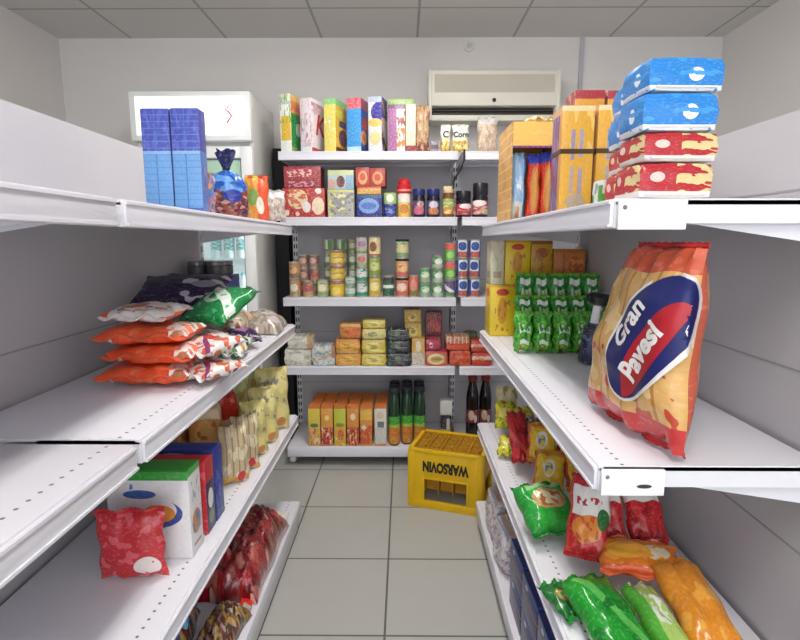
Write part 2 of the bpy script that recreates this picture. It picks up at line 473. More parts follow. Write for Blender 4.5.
def shelving(label, L, d, base_d, zs, zbase, ph, loc, rz, right_post=True, dark=None, group=None, dotted=True):
    t = thing('shelving_unit', label, 'shelving', loc, (0, 0, rz), group)
    m = SWD if dotted else SW
    bp = obj('back_panel', box_me('back_panel', .004, L - .004, d + .012, d + .03, .06, ph, PANEL), t)
    lm = bmesh.new(); z = .42
    while z < ph - .1:
        add_box(lm, .02, L - .02, d + .0105, d + .014, z, z + .004); z += .36
    obj('panel_joint', finish(lm, 'joint', plain('panel_joint_grey', '#9c9aa0', .6), False), bp)
    for x in ((.0, L) if right_post else (.0,)):
        obj('upright', upright_me(ph + .01, dark if (dark and x == 0) else SLOT), t, (x, d + .004, 0))
    for z in zs:
        s = obj('shelf', shelf_me(L, d, m), t, (0, 0, z))
        rb = bmesh.new(); add_box(rb, .006, L - .006, -.006, .0005, -.048, -.004, 0, .001)
        add_box(rb, .006, L - .006, -.009, -.0055, -.048, -.043); add_box(rb, .006, L - .006, -.009, -.0055, -.009, -.004)
        obj('price_rail', finish(rb, 'price_rail', RAIL), s)
        for x in (.02, L - .02):
            bb = bmesh.new(); vs = [bb.verts.new(p) for p in ((x - .002, d - .002, -.012), (x - .002, d - .002, -.085), (x - .002, .06, -.03), (x - .002, .06, -.012))]
            f = bb.faces.new(vs); e = bmesh.ops.extrude_face_region(bb, geom=[f])
            bmesh.ops.translate(bb, vec=(.004, 0, 0), verts=[g for g in e['geom'] if isinstance(g, bmesh.types.BMVert)])
            bmesh.ops.recalc_face_normals(bb, faces=bb.faces)
            obj('bracket', finish(bb, 'bracket', SW, False), s)
    dy = d - base_d
    b = obj('base_shelf', shelf_me(L, base_d, m, .065), t, (0, dy, zbase))
    rb = bmesh.new(); add_box(rb, .006, L - .006, -.006, .0005, -.06, -.004, 0, .001); obj('price_rail', finish(rb, 'price_rail', RAIL), b)
    if zbase > .12 and rz != 0:
        obj('kick_plate', box_me('kick_plate', .006, L - .006, dy + .012, dy + .024, .004, zbase - .05, SW), t)
    else:
        for x in (.03, L - .03):
            f = obj('foot', multi_me('foot', [(x - .018, x + .018, dy + .02, d + .03, .02, zbase - .03)], SW, .002), t)
            obj('levelling_pad', lathe_me([(.012, 0), (.02, .003), (.02, .012), (.008, .016), (.008, .024)], plain('pad_grey', '#8d8b90', .5), 16), f, (x, dy + .045, 0))
    return t

DB = 3.08
ZB = [1.912, 1.539, 1.061, .636]; ZB0 = .126
shelving('white shelving bay facing the aisle with cereal boxes, cans and juice', 1.048, .42, .44, ZB, ZB0, 1.95, (-.732, DB, 0), 0, False, None, dotted=False)
shelving('white shelving bay in the corner behind the yellow crate', 1.0, .42, .44, ZB, ZB0, 1.95, (.338, DB, 0), 0, True, dotted=False)
ZL = [1.475, 1.022, .588]; ZL0 = .15; XLF = -.508
ZR = [1.472, .99, .54]; ZR0 = .14; XRF = .36
shelving('white shelving run on the left of the aisle, far bay with blue boxes on top', 1.40, .40, .40, ZL, ZL0, 1.72, (XLF, .94, 0), pi / 2, True)
shelving('white shelving run on the left, empty bay nearest the camera', 1.402, .40, .40, ZL, ZL0, 1.72, (XLF, -.482, 0), pi / 2, False)
shelving('white shelving run on the right of the aisle with green pouches', 1.47, .42, .42, ZR, ZR0, 1.66, (XRF, 2.37, 0), -pi / 2, True)

# shelf-end ticket holders on the right-hand run
for z, lab, mk in ((ZR[0], 'white plastic ticket holder on the end of the upper right shelf', False), (ZR[1], 'white ticket holder with a dark mark on the near end of the middle right shelf', True)):
    t = thing('ticket_holder', lab, 'ticket holder', (XRF + .06, .893, z - .028), (0, 0, 0), 'shelf end ticket holders')
    obj('plate', box_me('plate', -.058, .058, -.004, .004, -.025, .025, plain('ticket_white', '#f4f3f5', .4), .002), t)
    if mk:
        obj('printed_mark', lathe_me([(.011, 0), (.014, .0006), (.011, .0012)], plain('ink_dark', '#30303a', .6), 16), t, (.02, -.0042, -.006), (pi / 2, 0, 0)).scale = (1, .28, 1)
    obj('stud', lathe_me([(.003, 0), (.004, .001), (.002, .003)], plain('stud_grey', '#77757c', .5), 12), t, (-.048, -.004, .012), (pi / 2, 0, 0))

# ------------------------------------------------------------------ fridge
t = thing('display_fridge', 'tall white glass-door display fridge with lit sign panel in the back left corner', 'fridge', (-1.215, 3.10, 0))
FW = plain('fridge_white', '#f1f2f2', .35); FS = plain('fridge_side_grey', '#cfcdca', .45)
w2 = .343; d = .49; hh = 2.235
bm = bmesh.new()
add_box(bm, -w2, -w2 + .03, .0, d, .08, hh, 0, .004); add_box(bm, w2 - .03, w2, .0, d, .08, hh, 0, .004)
add_box(bm, -w2 + .03, w2 - .03, .0, d, hh - .03, hh, 0, .004); add_box(bm, -w2 + .03, w2 - .03, .0, d, .08, .26, 0, .004)
add_box(bm, -w2 + .03, w2 - .03, .02, d, 1.94, 1.97, 0)
obj('cabinet', finish(bm, 'cabinet', FS), t)
obj('liner', box_me('liner', -w2 + .03, w2 - .03, d - .03, d - .005, .26, 1.94, FW), t)
hd = obj('sign_panel', box_me('sign_panel', -w2, w2, -.05, 0, 1.965, hh, FW, .008), t)
obj('lit_sign', box_me('lit_sign', -w2 + .035, w2 - .035, -.054, -.049, 1.995, hh - .03, emit('lit_sign_white', '#f3faff', .55), .002), hd)
obj('red_emblem', tube_me([(.225, -.056, 2.15), (.205, -.056, 2.135), (.225, -.056, 2.12), (.24, -.056, 2.10), (.222, -.056, 2.075), (.212, -.056, 2.06)], .005, plain('emblem_red', '#d9867a', .5), 6), hd)
dr = obj('door', multi_me('door', [(-w2, -w2 + .065, -.05, -.003, .27, 1.935), (w2 - .065, w2, -.05, -.003, .27, 1.935), (-w2 + .065, w2 - .065, -.05, -.003, 1.87, 1.935), (-w2 + .065, w2 - .065, -.05, -.003, .27, .345)], FW, .004), t)
obj('glass_pane', box_me('glass_pane', -w2 + .066, w2 - .066, -.03, -.024, .346, 1.869, glass('fridge_glass', '#f3f9f8', .10)), dr)
obj('gasket', multi_me('gasket', [(-w2 + .065, -w2 + .072, -.036, -.018, .345, 1.87), (w2 - .072, w2 - .065, -.036, -.018, .345, 1.87), (-w2 + .065, w2 - .065, -.036, -.018, 1.862, 1.87)], plain('gasket_grey', '#6f7678', .6)), dr)
obj('handle', multi_me('handle', [(-w2 + .02, -w2 + .04, -.09, -.07, .9, 1.3), (-w2 + .02, -w2 + .04, -.072, -.049, .9, .93), (-w2 + .02, -w2 + .04, -.072, -.049, 1.27, 1.3)], plain('handle_grey', '#a9adb0', .35), .003), dr)
obj('sticker', box_me('sticker', .02, .27, -.032, -.0305, 1.70, 1.855, pack('fridge_sticker', '#e4f0dc', ('blob', 5, .55, 3, '#b9dcc0'), ('ell', .25, .45, .22, .25, '#f0dc8a'), ('ell', .8, .6, .2, .3, '#a8d4cc'))), dr)
for z in (.60, .95, 1.28, 1.60):
    sb = bmesh.new()
    for k in range(14): add_box(sb, -w2 + .035, w2 - .035, .03 + k * .03, .034 + k * .03, z, z + .004)
    add_box(sb, -w2 + .035, w2 - .035, .028, .034, z - .02, z + .012)
    obj('wire_shelf', finish(sb, 'wire_shelf', plain('wire_white', '#e8eef0', .4), False), t)
obj('light_tube', multi_me('light_tube', [(w2 - .05, w2 - .035, .05, .065, .4, 1.85), (-w2 + .035, -w2 + .05, .05, .065, .4, 1.85)], emit('fridge_tube', '#e8f8ff', 9.0)), t)
obj('grille', multi_me('grille', [(-w2 + .02, w2 - .02, -.02, 0, .1 + k * .025, .115 + k * .025) for k in range(6)], FW), t)
obj('plinth', box_me('plinth', -w2 + .02, w2 - .02, .03, d - .02, 0, .08, BLACKP), t)

# bottles inside the fridge
def bottle_parts(r, h, neck, body, cap, labelmat=None, lz=(.25, .6), hip=.0):
    hb = h * .66
    prof = [(r * .86, 0), (r, .008), (r, hb * .45), (r * (1 - hip), hb * .55), (r, hb * .68), (r, hb), (r * .9, h * .74), (max(r * .6, neck * 1.2), h * .83), (neck, h * .88), (neck, h * .93)]
    out = [('bottle_body', lathe_me(prof, body, 20), (0, 0, 0))]
    out.append(('cap', lathe_me([(neck * 1.15, h * .925), (neck * 1.25, h * .93), (neck * 1.25, h * .99), (neck * 1.1, h)], cap, 16), (0, 0, 0)))
    if labelmat: out.append(('label', lathe_me([(r * 1.005, h * lz[0]), (r * 1.012, h * lz[0] + .001), (r * 1.012, h * lz[1] - .001), (r * 1.005, h * lz[1])], labelmat, 20), (0, 0, 0)))
    return out
def build(name, label, cat, parts, loc, rot=(0, 0, 0), group=None):
    t = thing(name, label, cat, loc, rot, group)
    for p in parts: obj(p[0], p[1], t, p[2] if len(p) > 2 else (0, 0, 0), p[3] if len(p) > 3 else (0, 0, 0))
    return t
bp_ = bottle_parts(.033, .24, .013, plain('milk_white', '#e9f0f0', .3), plain('cap_teal', '#7fb9c4', .4), pack('fridge_label', '#bfe0e0', ('blob', 6, .5, 1, '#5f9ea2')), (.2, .5))
first = None
for z, xs in ((.964, (.05, .13, .21)), (1.294, (.05, .13, .21))):
    where = 'lower' if z < 1.1 else 'upper'
    for x, w in zip(xs, ('left', 'middle', 'right')):
        lb = 'pale milk bottle with teal cap inside the fridge, %s of its %s shelf row' % (w, where)
        L = (-1.215 + x, 3.10 + .12, z)
        if first is None: first = build('milk_bottle', lb, 'bottle', bp_, L, group='bottles in the fridge')
        else: dup(first, lb, L)

# ------------------------------------------------------------------ air conditioner
x0, zt = at(429, 69, 3.43); x1, zb = at(559, 119, 3.43)
t = thing('air_conditioner', 'beige wall-mounted air conditioner above the back shelving', 'air conditioner', ((x0 + x1) / 2, YB, zb))
AW = plain('ac_cream', '#e3dfd3', .45); w2 = (x1 - x0) / 2; hh = zt - zb
bm = bmesh.new()
add_box(bm, -w2, w2, -.20, -.001, .085, hh, 0, .008); add_box(bm, -w2, w2, -.13, -.001, .0, .085, 0, .004)
obj('housing', finish(bm, 'housing', AW), t)
obj('end_cap', box_me('end_cap', -w2 - .004, -w2 + .02, -.206, -.002, .0, hh + .003, AW, .006), t)
obj('end_cap', box_me('end_cap', w2 - .02, w2 + .004, -.206, -.002, .0, hh + .003, AW, .006), t)
g = obj('intake_grille', box_me('intake_grille', -w2 + .035, w2 - .035, -.204, -.199, .165, hh - .025, plain('ac_grille', '#d6d0c4', .6)), t)
sl = bmesh.new()
for k in range(22): add_box(sl, -w2 + .037, w2 - .037, -.2075, -.2035, .168 + k * (hh - .196) / 22, .1705 + k * (hh - .196) / 22)
obj('slat', finish(sl, 'slat', plain('ac_slat', '#d6d0c2', .5), False), g)
obj('air_outlet', box_me('air_outlet', -w2 + .02, w2 - .02, -.1345, -.129, .035, .084, plain('outlet_dark', '#38332f', .7)), t)
obj('louvre', multi_me('louvre', [(-w2 + .025, w2 - .025, -.16, -.136, .046, .049), (-w2 + .025, w2 - .025, -.16, -.136, .064, .067)], plain('louvre_brown', '#5d554c', .5)), t)
obj('lower_lip', box_me('lower_lip', -w2, w2, -.185, -.129, -.004, .034, AW, .006), t)
obj('knob', lathe_me([(.012, 0), (.012, .006), (.008, .01)], plain('knob_black', '#1b1b1e', .4), 16), t, (.0, -.2, .118), (pi / 2, 0, 0))
# sensor box on the wall near the ceiling
xs_, zs_ = at(469, 45, YB - .03)
t = thing('wall_sensor', 'small round white sensor on the back wall just below the ceiling', 'sensor', (xs_, YB, zs_))
obj('ring', lathe_me([(.032, 0), (.034, .004), (.034, .018), (.026, .024), (.022, .018)], WP, 24), t, (0, 0, 0), (pi / 2, 0, 0))
obj('lens', lathe_me([(.018, .012), (.018, .02), (.01, .026)], plain('lens_grey', '#c9c6c4', .3), 16), t, (0, 0, 0), (pi / 2, 0, 0))

# ------------------------------------------------------------------ crate
Y1 = plain('crate_yellow', '#e6b800', .42, noise=.12, nscale=6); Y2 = plain('crate_yellow_worn', '#c99012', .6, noise=.45, nscale=40)
ca = Vector((.027, 2.581)); cb = Vector((.400, 2.459)); cw = (cb - ca).length; ang = atan2(cb.y - ca.y, cb.x - ca.x)
t = thing('bottle_crate', 'yellow plastic bottle crate standing upside down on the floor', 'crate', (ca.x, ca.y, 0), (0, 0, ang))
cd, ch = .29, .325
bm = bmesh.new(); T = .016
def wall_panel(bm, axis, L, off, inn):
    # frame of one side wall with a hand window, thickness T towards inn
    def b(u0, u1, z0, z1, e=0):
        a0, a1 = (off - e, off + T) if inn > 0 else (off - T, off + e)
        if axis == 'x': add_box(bm, u0, u1, a0, a1, z0, z1, 0, .002)
        else: add_box(bm, a0, a1, u0, u1, z0, z1, 0, .002)
    w0, w1 = L * .22, L * .79
    b(0, L, 0, .042, .004); b(0, w0, .04, .31); b(w1, L, .04, .31); b(w0 - .002, w1 + .002, .165, .31)
    b(0, L, .306, ch, .004)
    b(0, .03, .03, .31, .006); b(L - .03, L, .03, .31, .006)
    b(w0 - .012, w0, .05, .17, .004); b(w1, w1 + .012, .05, .17, .004); b(w0, w1, .163, .172, .004)
wall_panel(bm, 'x', cw, 0, 1); wall_panel(bm, 'x', cw, cd, -1); wall_panel(bm, 'y', cd, 0, 1); wall_panel(bm, 'y', cd, cw, -1)
obj('crate_wall', finish(bm, 'crate_wall', Y1), t)
bm = bmesh.new()
nx, ny = 10, 8
for i in range(nx + 1): add_box(bm, T + (cw - 2 * T) * i / nx - .004, T + (cw - 2 * T) * i / nx + .004, T, cd - T, ch - .022, ch - .006 - .003 * (i % 2))
for j in range(ny + 1): add_box(bm, T, cw - T, T + (cd - 2 * T) * j / ny - .004, T + (cd - 2 * T) * j / ny + .004, ch - .024, ch - .008)
for i in range(5):
    for j in range(4):
        cx_ = T + (cw - 2 * T) * (i + .5) / 5; cy_ = T + (cd - 2 * T) * (j + .5) / 4
        add_box(bm, cx_ - .022, cx_ + .022, cy_ - .022, cy_ + .022, ch - .02, ch - .009, 0, .004)
add_box(bm, T, cw - T, T, cd - T, ch - .03, ch - .025)
obj('base_grid', finish(bm, 'base_grid', Y2), t)
bm = bmesh.new()
for i in range(1, 5): add_box(bm, cw * i / 5 - .002, cw * i / 5 + .002, T, cd - T, .075, ch - .03)
for j in range(1, 4): add_box(bm, T, cw - T, cd * j / 4 - .002, cd * j / 4 + .002, .075, ch - .03)
obj('divider', finish(bm, 'divider', Y2), t)
obj('lettering', text_me('WARSOVIN', .066, .0012, plain('lettering_black', '#16130c', .5), bold=.0034), t, (cw * .50, -.0008, .236), (pi / 2, pi, 0)).scale = (.70, 1.12, 1)

# ------------------------------------------------------------------ ceiling lights and daylight
for k, (lx, ly) in enumerate(((-.0, 2.02), (.0, -.35))):
    t = thing('ceiling_light', 'white twin-tube ceiling light above the aisle%s' % ('' if k == 0 else ', nearer the shop front'), 'ceiling light', (lx, ly, ZC))
    obj('housing', multi_me('housing', [(-.12, .12, -.62, .62, -.05, -.001)], WP, .004), t)
    for x in (-.06, .06): obj('tube', multi_me('tube', [(x - .013, x + .013, -.59, .59, -.085, -.06)], emit('tube_white', '#fffdf6', TUBE), .008), t)
    la = bpy.data.lights.new('tube_light', 'AREA'); la.shape = 'RECTANGLE'; la.size = .26; la.size_y = 1.2; la.energy = LIGHT_W; la.color = (1, .985, .96)
    lo = bpy.data.objects.new('tube_light', la); COL.objects.link(lo); lo.location = (lx, ly, ZC - .1)
W = bpy.data.worlds.new('daylight'); scene.world = W; W.use_nodes = True
W.node_tree.nodes['Background'].inputs[0].default_value = (.93, .97, 1, 1); W.node_tree.nodes['Background'].inputs[1].default_value = WORLD_S

cam = bpy.data.cameras.new('camera'); co = bpy.data.objects.new('camera', cam); COL.objects.link(co)
co.location = (0, 0, H); co.rotation_euler = (pi / 2 - TH, 0, YAW)
cam.sensor_width = 36; cam.lens = F * 36 / 800; cam.clip_start = .02; scene.camera = co
vs = scene.view_settings
scene.display_settings.display_device = 'sRGB'; vs.view_transform = 'Standard'; vs.look = 'None'; vs.gamma = 1; vs.use_curve_mapping = False; vs.exposure = EXPO
# ================================================================== goods on the back bay
LID = plain('tin_lid', '#b9b6ae', .35, .6); CAPW = plain('cap_white', '#efefec', .4)
D0 = 3.10
def box_thing(name, label, cat, w, d, h, mats, loc, rz=0, group=None, extra=(), bev=.002):
    me = carton_me(w, d, h, mats, bev)
    if not extra:
        return tag(obj(name, me, None, loc, (0, 0, rz)), label, cat, group)
    t = thing(name, label, cat, loc, (0, 0, rz), group); obj('carton', me, t)
    for e in extra: obj(e[0], e[1], t, e[2], e[3] if len(e) > 3 else (0, 0, 0))
    return t
def flap(w, d, h, mat):  # folded top flap of a carton
    return ('top_flap', box_me('top_flap', -w / 2 + .003, w / 2 - .003, -d * .42, d * .05, 0, .0012, mat), (0, 0, h))

G1 = 'boxes on the top shelf'
LIFT = .0008; FINE = .22
zs = ZB[0] + LIFT
def cereal(p0, p1, ytop, label, mats, wd, dd, rz, extra=None, D=D0, name='cereal_box', cat='cereal box'):
    xa, _, h = slot(p0, p1, ytop, zs, D); x0 = slot(p0, p0 + 1, ytop, zs, D)[0]
    cx = x0 + wd / 2 * cos(rz) - dd / 2 * sin(rz) * 0
    loc = (x0 + wd / 2 * cos(rz) - dd / 2 * sin(rz), D + wd / 2 * sin(-rz) + dd / 2 * cos(rz), zs)
    ex = [flap(wd, dd, h, mats[2])] + (extra(wd, dd, h) if extra else [])
    return box_thing(name, label, cat, wd, dd, h, mats, loc, rz, G1, ex)
RD = plain('logo_red', '#c8262e', .4)
cereal(278.5, 298, 93, 'white and yellow cereal box with green side, leftmost on the top shelf',
    [pack('cer1f', '#e9ecdf', ('rect', .1, .95, .2, .62, '#e2b82a'), ('blobin', 5, .55, 2, 0, 1, .5, 1, '#86b04a'), ('band', .82, .87, '#b8c6c9')),
     pack('cer1s', '#d98a35', ('band', 0, .13, '#8aa060'), ('band', .10, .68, '#1f8a3c'), ('ell', .55, .42, .2, .12, '#e8f0e0'), ('band', .74, .82, '#d86f5c'), ('band', .9, 1, '#e3b35c')),
     plain('cer1t', '#e7dcc0')], .070, .17, radians(-14))
def kl(w, d, h):
    return [('letter', text_me('K', .17, .0008, RD, shear=.25, bold=.002), (w / 2 + .0006, .0, h * .52), (pi / 2, 0, pi / 2))]
cereal(298.5, 321, 97, 'white cereal box with a big red letter K',
    [pack('cer2f', '#e9dde3', ('blob', 4, .56, 5, '#d9bcc6'), ('blobin', 6, .58, 9, 0, 1, .2, .7, '#c98d9a'), ('band', 0, .1, '#e9eef2')),
     pack('cer2s', '#efe3e8', ('band', .86, .93, '#c98a9c'), ('band', 0, .09, '#b8453e'), ('blobin', 3, .6, 1, 0, 1, .6, 1, '#d6aebb')), plain('cer2t', '#ddc7cf')], .075, .19, radians(-19), kl)
cereal(322.5, 345, 98, 'yellow cereal box with light green top and dark blue panel',
    [pack('cer3f', '#ecdc6a', ('band', .9, 1, '#8fce82'), ('blobin', 5, .58, 3, 0, 1, .6, .9, '#d9e39a'), ('blobin', 5, .6, 13, 0, 1, .1, .6, '#f1ead0')),
     pack('cer3s', '#dcae35', ('band', .88, 1, '#7fbf74'), ('rect', .25, .95, .5, .62, '#27357c'), ('ell', .5, .3, .3, .16, '#70415f'), ('ell', .3, .74, .3, .08, '#d7cf48'), ('band', 0, .1, '#6d3a1f')), plain('cer3t', '#8fd08a')], .076, .19, radians(-19))
cereal(345.5, 367, 97, 'blue cereal box with a pink-red top band and orange rings',
    [pack('cer4f', '#3b9ade', ('band', .8, 1, '#d9707c'), ('blobin', 7, .58, 3, 0, 1, .85, 1, '#c94452'), ('band', 0, .1, '#b8d9e8')),
     pack('cer4s', '#1f58b8', ('band', .8, 1, '#a23a60'), ('ell', .55, .55, .4, .13, '#c33a22'), ('ell', .35, .28, .4, .13, '#e6a55a'), ('ell', .35, .28, .22, .07, '#d9692e'), ('band', 0, .12, '#173a94')), plain('cer4t', '#cf6470')], .088, .13, radians(-15))
cereal(367.5, 387, 96, 'white cereal box with purple-blue emblem and yellow circles',
    [pack('cer5f', '#dfe3ee', ('ell', .95, .72, .75, .2, '#3b2f9a'), ('ell', .5, .25, .42, .13, '#ead79a'), ('ell', .5, .53, .5, .08, '#e7c86a'), ('band', .9, 1, '#b9c4e0')),
     pack('cer5s', '#d9d4e0', ('band', .62, 1, '#2a2378'), ('diag', .5, .2, .5, '#20203a'), ('ell', .4, .55, .35, .09, '#e6b5b0'), ('blob', 4, .62, 4, '#e8a860')), plain('cer5t', '#2c2d60')], .080, .13, radians(-13))
cereal(387.5, 405, 104, 'mauve and white cereal box between the purple-blue box and the beige box',
    [pack('cer6f', '#a8689c', ('bar', .5, 1, '#e8e0dc'), ('blobin', 6, .52, 3, .5, 1, .55, .85, '#9a4a3c'), ('blobin', 6, .5, 8, .5, 1, .1, .5, '#d98b3a'), ('band', .9, 1, '#7b4a78')),
     pack('cer6s', '#8b3e2a', ('blob', 4, .5, 3, '#d8a06a')), plain('cer6t', '#a9cf7a')], .098, .05, radians(-3))
cereal(388, 414, 99, 'green-topped box standing behind the mauve cereal box',
    [pack('cer7f', '#a7c878', ('band', 0, .8, '#c9b8c0')), plain('cer7s', '#b5cf88'), plain('cer7t', '#b7da82')], .15, .05, 0, D=3.20)
cereal(405, 414, 104, 'narrow beige box with a red foot beside the crispbread bag',
    [pack('cer8f', '#ecdcc0', ('band', 0, .13, '#9c3a40'), ('blobin', 5, .6, 2, 0, 1, .2, 1, '#f2ead8')), plain('cer8s', '#c9a888'), plain('cer8t', '#dcc9a8')], .058, .075, radians(-4))

def bag(name, label, cat, w, h, t_, mat, loc, rot=(0, 0, 0), group=None, seed=1, seals=(1, 1), sealmat=None, hs=.014, extra=(), wr=.7, tw=0.0, pw=.55):
    """film bag with crimped ends"""
    hb = h - hs * (seals[0] + seals[1]); z0 = hs * seals[1]
    me, _ = pillow_me(w, hb, t_, mat, seed, wr=wr, tw=tw, pw=pw)
    loc = (loc[0], loc[1], loc[2] + (.0 if abs(rot[0]) > 1 else .001 + .5 * t_ * sin(abs(rot[0]))))
    T = thing(name, label, cat, loc, rot, group)
    obj('pouch', me, T, (0, 0, z0))
    if seals[0]: obj('top_seal', seal_me(w * .985, hs, sealmat or mat, True), T, (0, 0, z0 + hb - .001))
    if seals[1]: obj('bottom_seal', seal_me(w * .985, hs, sealmat or mat, False), T, (0, 0, z0 + .001 + .004 * wr))
    for e in extra: obj(e[0], e[1], T, e[2], e[3] if len(e) > 3 else (0, 0, 0))
    return T
def lie(x, y, z, t_, a=0, tilt=0):
    """location and rotation of a bag lying face up, its top pointing to heading a"""
    return (x, y, z + t_ * .58 + .002), (-pi / 2 + tilt, 0, a)

xc, w, h = slot(414, 430, 104, zs, D0)
bag('crispbread_bag', 'tan bag of crispbread with a dark red foot on the top shelf', 'bag of crispbread', w, h, .07,
    pack('crisp', '#c7a27a', ('cells', 9, ['#b98f66', '#d6b48c', '#a97c58', '#caa880']), ('band', 0, .2, '#8c4a42'), ('blobin', 6, .55, 4, 0, 1, 0, .25, '#d7a878'), rough=.3), (xc, D0 + .04, zs), seed=3, seals=(1, 0))
xc, w, h = slot(431, 438.5, 141, zs, D0)
box_thing('sachet_box', 'tiny dark lilac box beside the crispbread bag', 'box', w, .05, h, [pack('sach', '#8f8496', ('band', .3, .7, '#5f4a52'))], (xc, D0 + .04, zs))
DKT = plain('ink_black', '#26272c', .5)
for p0, p1, txt, sd, lb in ((440.5, 451, 'C', 4, 'narrow white snack pouch with yellow foot marked C'), (452.5, 469.5, 'Corn', 5, 'wider white snack pouch with yellow foot marked Corn')):
    xc, w, h = slot(p0, p1, 123, zs, D0)
    bag('snack_pouch', lb, 'snack pouch', w, h, .045, pack('corn%d' % sd, '#efece0', ('band', 0, .38, '#d9b23c'), ('blobin', 4, .5, sd, 0, 1, .1, .5, '#efe0a0'), ('blobin', 5, .6, sd + 2, 0, 1, 0, .4, '#a8843a')),
        (xc, D0 + .035, zs), seed=sd, seals=(1, 0), hs=.01, extra=[('lettering', text_me(txt, .05 if txt == 'C' else .042, .0008, DKT, bold=.001), (0, -.0235, h * .60), (pi / 2, 0, 0))])
xc, w, h = slot(478, 499, 115, zs, D0)
bag('pasta_bag', 'clear bag of pale pasta at the right of the top shelf', 'bag of pasta', w, h, .08, pack('palebag', '#d8c4ac', ('cells', 11, ['#e0cdb6', '#cbb296', '#dcc3ae', '#c9a98c']), ('band', .8, 1, '#d9d2cc'), rough=.25), (xc, D0 + .05, zs), seed=8, seals=(1, 0))
# black cord hanging at the joint of the bays
obj_ = obj('hanging_cord', tube_me([(.345, DB - .012, 1.918), (.345, DB - .014, 1.86), (.333, DB - .01, 1.82), (.305, DB + .0, 1.775), (.288, DB + .005, 1.74), (.286, DB + .008, 1.70)], .006, BLACKP))
tag(obj_, 'black cord hanging from the edge of the top shelf', 'cord')

# ------------------------------------------------------------------ second shelf
zs = ZB[1] + LIFT; G2 = 'packets on the second shelf'
def stack_boxes(name, cat, lst, group, D=D0, dd=.14):
    """lst: (p0, p1, ytop, base z or None, label, mats)"""
    out = []
    for (p0, p1, yt, zb_, label, mats, rz) in lst:
        xc, w, h = slot(p0, p1, yt, zb_, D)
        box_thing(name, label, cat, w, dd, h, mats, (xc, D + dd / 2, zb_), rz, group, [flap(w, dd, h, mats[-1])])
        out.append(zb_ + h)
    return out
redA = pack('snackA', '#b32a2a', ('ell', .36, .62, .24, .34, '#e2c9a0'), ('blobin', 7, .52, 3, .1, .62, .3, .95, '#cf6a50'), ('ell', .84, .38, .15, .3, '#e6d0b0'), ('ell', .56, .35, .1, .2, '#e9e2dc'), ('ell', .1, .16, .05, .1, '#f2e6dc'), ('ell', .34, .12, .05, .08, '#eec9b8'), ('ell', .86, .9, .08, .1, '#f0d8c8'), warp=.06)
redB = pack('snackB', '#9c2a34', ('rect', .1, .75, .5, .9, '#a8323a'), ('blobin', 9, .53, 7, .08, .75, .5, .85, '#e0b8b0'), ('rect', .12, .8, .05, .3, '#d98f9a'), ('blobin', 8, .5, 2, .1, .9, .05, .35, '#8f2a3c'))
rt = plain('snack_top', '#8a3a3c')
tops = stack_boxes('biscuit_box', 'biscuit box', [(282.5, 324.5, 188, zs, 'large red biscuit box with round cream pictures, bottom of the left pair', [redA, plain('snackAs', '#a52b2b'), rt], 0)], G2)
stack_boxes('biscuit_box', 'biscuit box', [(283.5, 320.5, 166, tops[0] + .0012, 'darker red biscuit box stacked on the red picture box', [redB, plain('snackBs', '#7f2630'), rt], 0)], G2)
gy = pack('gr1', '#b9b494', ('rect', .25, 1, 0, 1, '#a9a8a4'), ('blobin', 5, .52, 3, .1, 1, .1, .9, '#7b7c78'), ('ell', .45, .6, .3, .25, '#8f8f94'), ('blobin', 6, .58, 9, 0, .7, 0, .9, '#e3dc8a'), ('band', .94, 1, '#d9d36a'))
gb = pack('gr2', '#b5c9cf', ('band', .75, 1, '#c6cf98'), ('ell', .5, .42, .16, .3, '#8c3a2e'), ('ell', .52, .5, .09, .18, '#3a2a2a'), ('ell', .15, .3, .15, .25, '#d9a898'), ('rect', .7, 1, 0, .75, '#8fb0c8'))
tops = stack_boxes('tea_box', 'box', [(327.5, 354, 190, zs, 'grey and pale yellow box, lower of the middle pair', [gy, plain('gr1s', '#a8a290'), plain('gr1t', '#c9c49a')], 0)], G2)
stack_boxes('tea_box', 'box', [(327.5, 353.5, 170, tops[0] + .0012, 'light blue box with a red figure on the grey-yellow box', [gb, plain('gr2s', '#9db4bc'), plain('gr2t', '#c9d08a')], 0)], G2)
bl = pack('blu1', '#1d2f86', ('band', .0, .12, '#2a2a78'), ('ell', .48, .5, .4, .34, '#7fa6dc'), ('ell', .48, .5, .3, .16, '#4f74c4'), ('band', .86, 1, '#23567a'))
orr = pack('orn1', '#d99a4a', ('band', .75, 1, '#c95a30'), ('blobin', 6, .56, 3, 0, 1, .1, .8, '#e9c78c'))
tops = stack_boxes('cookie_box', 'cookie box', [(356.5, 382, 194.5, zs, 'dark blue cookie box with a light blue oval', [bl, plain('blu1s', '#1a2a6c'), plain('blu1t', '#1f3c70')], 0)], G2)
tops2 = stack_boxes('cookie_box', 'cookie box', [(357, 381, 186.5, tops[0] + .0012, 'flat orange packet lying on the dark blue cookie box', [orr, plain('orn1s', '#b9742f'), plain('orn1t', '#b85a34')], 0)], G2)
rp = pack('redp', '#b93a30', ('ell', .5, .45, .34, .36, '#dca06a'), ('ell', .5, .5, .2, .2, '#c9503c'), ('band', .88, 1, '#8f2424'))
stack_boxes('wafer_box', 'wafer box', [(355.5, 369.5, 167, tops2[0] + .0012, 'left red wafer box with cream disc on the orange packet', [rp, plain('redps', '#8f2626'), rt], 0),
                                       (370.2, 385.5, 168, tops2[0] + .0012, 'right red wafer box with cream disc on the orange packet', [rp, plain('redps', '#8f2626'), rt], radians(-2))], G2)
xc, w, h = slot(383.5, 396, 192.5, zs, D0)
t = thing('dessert_tub', 'small tub with light green lid and blue base on the second shelf', 'tub', (xc, D0 + .045, zs), group=None)
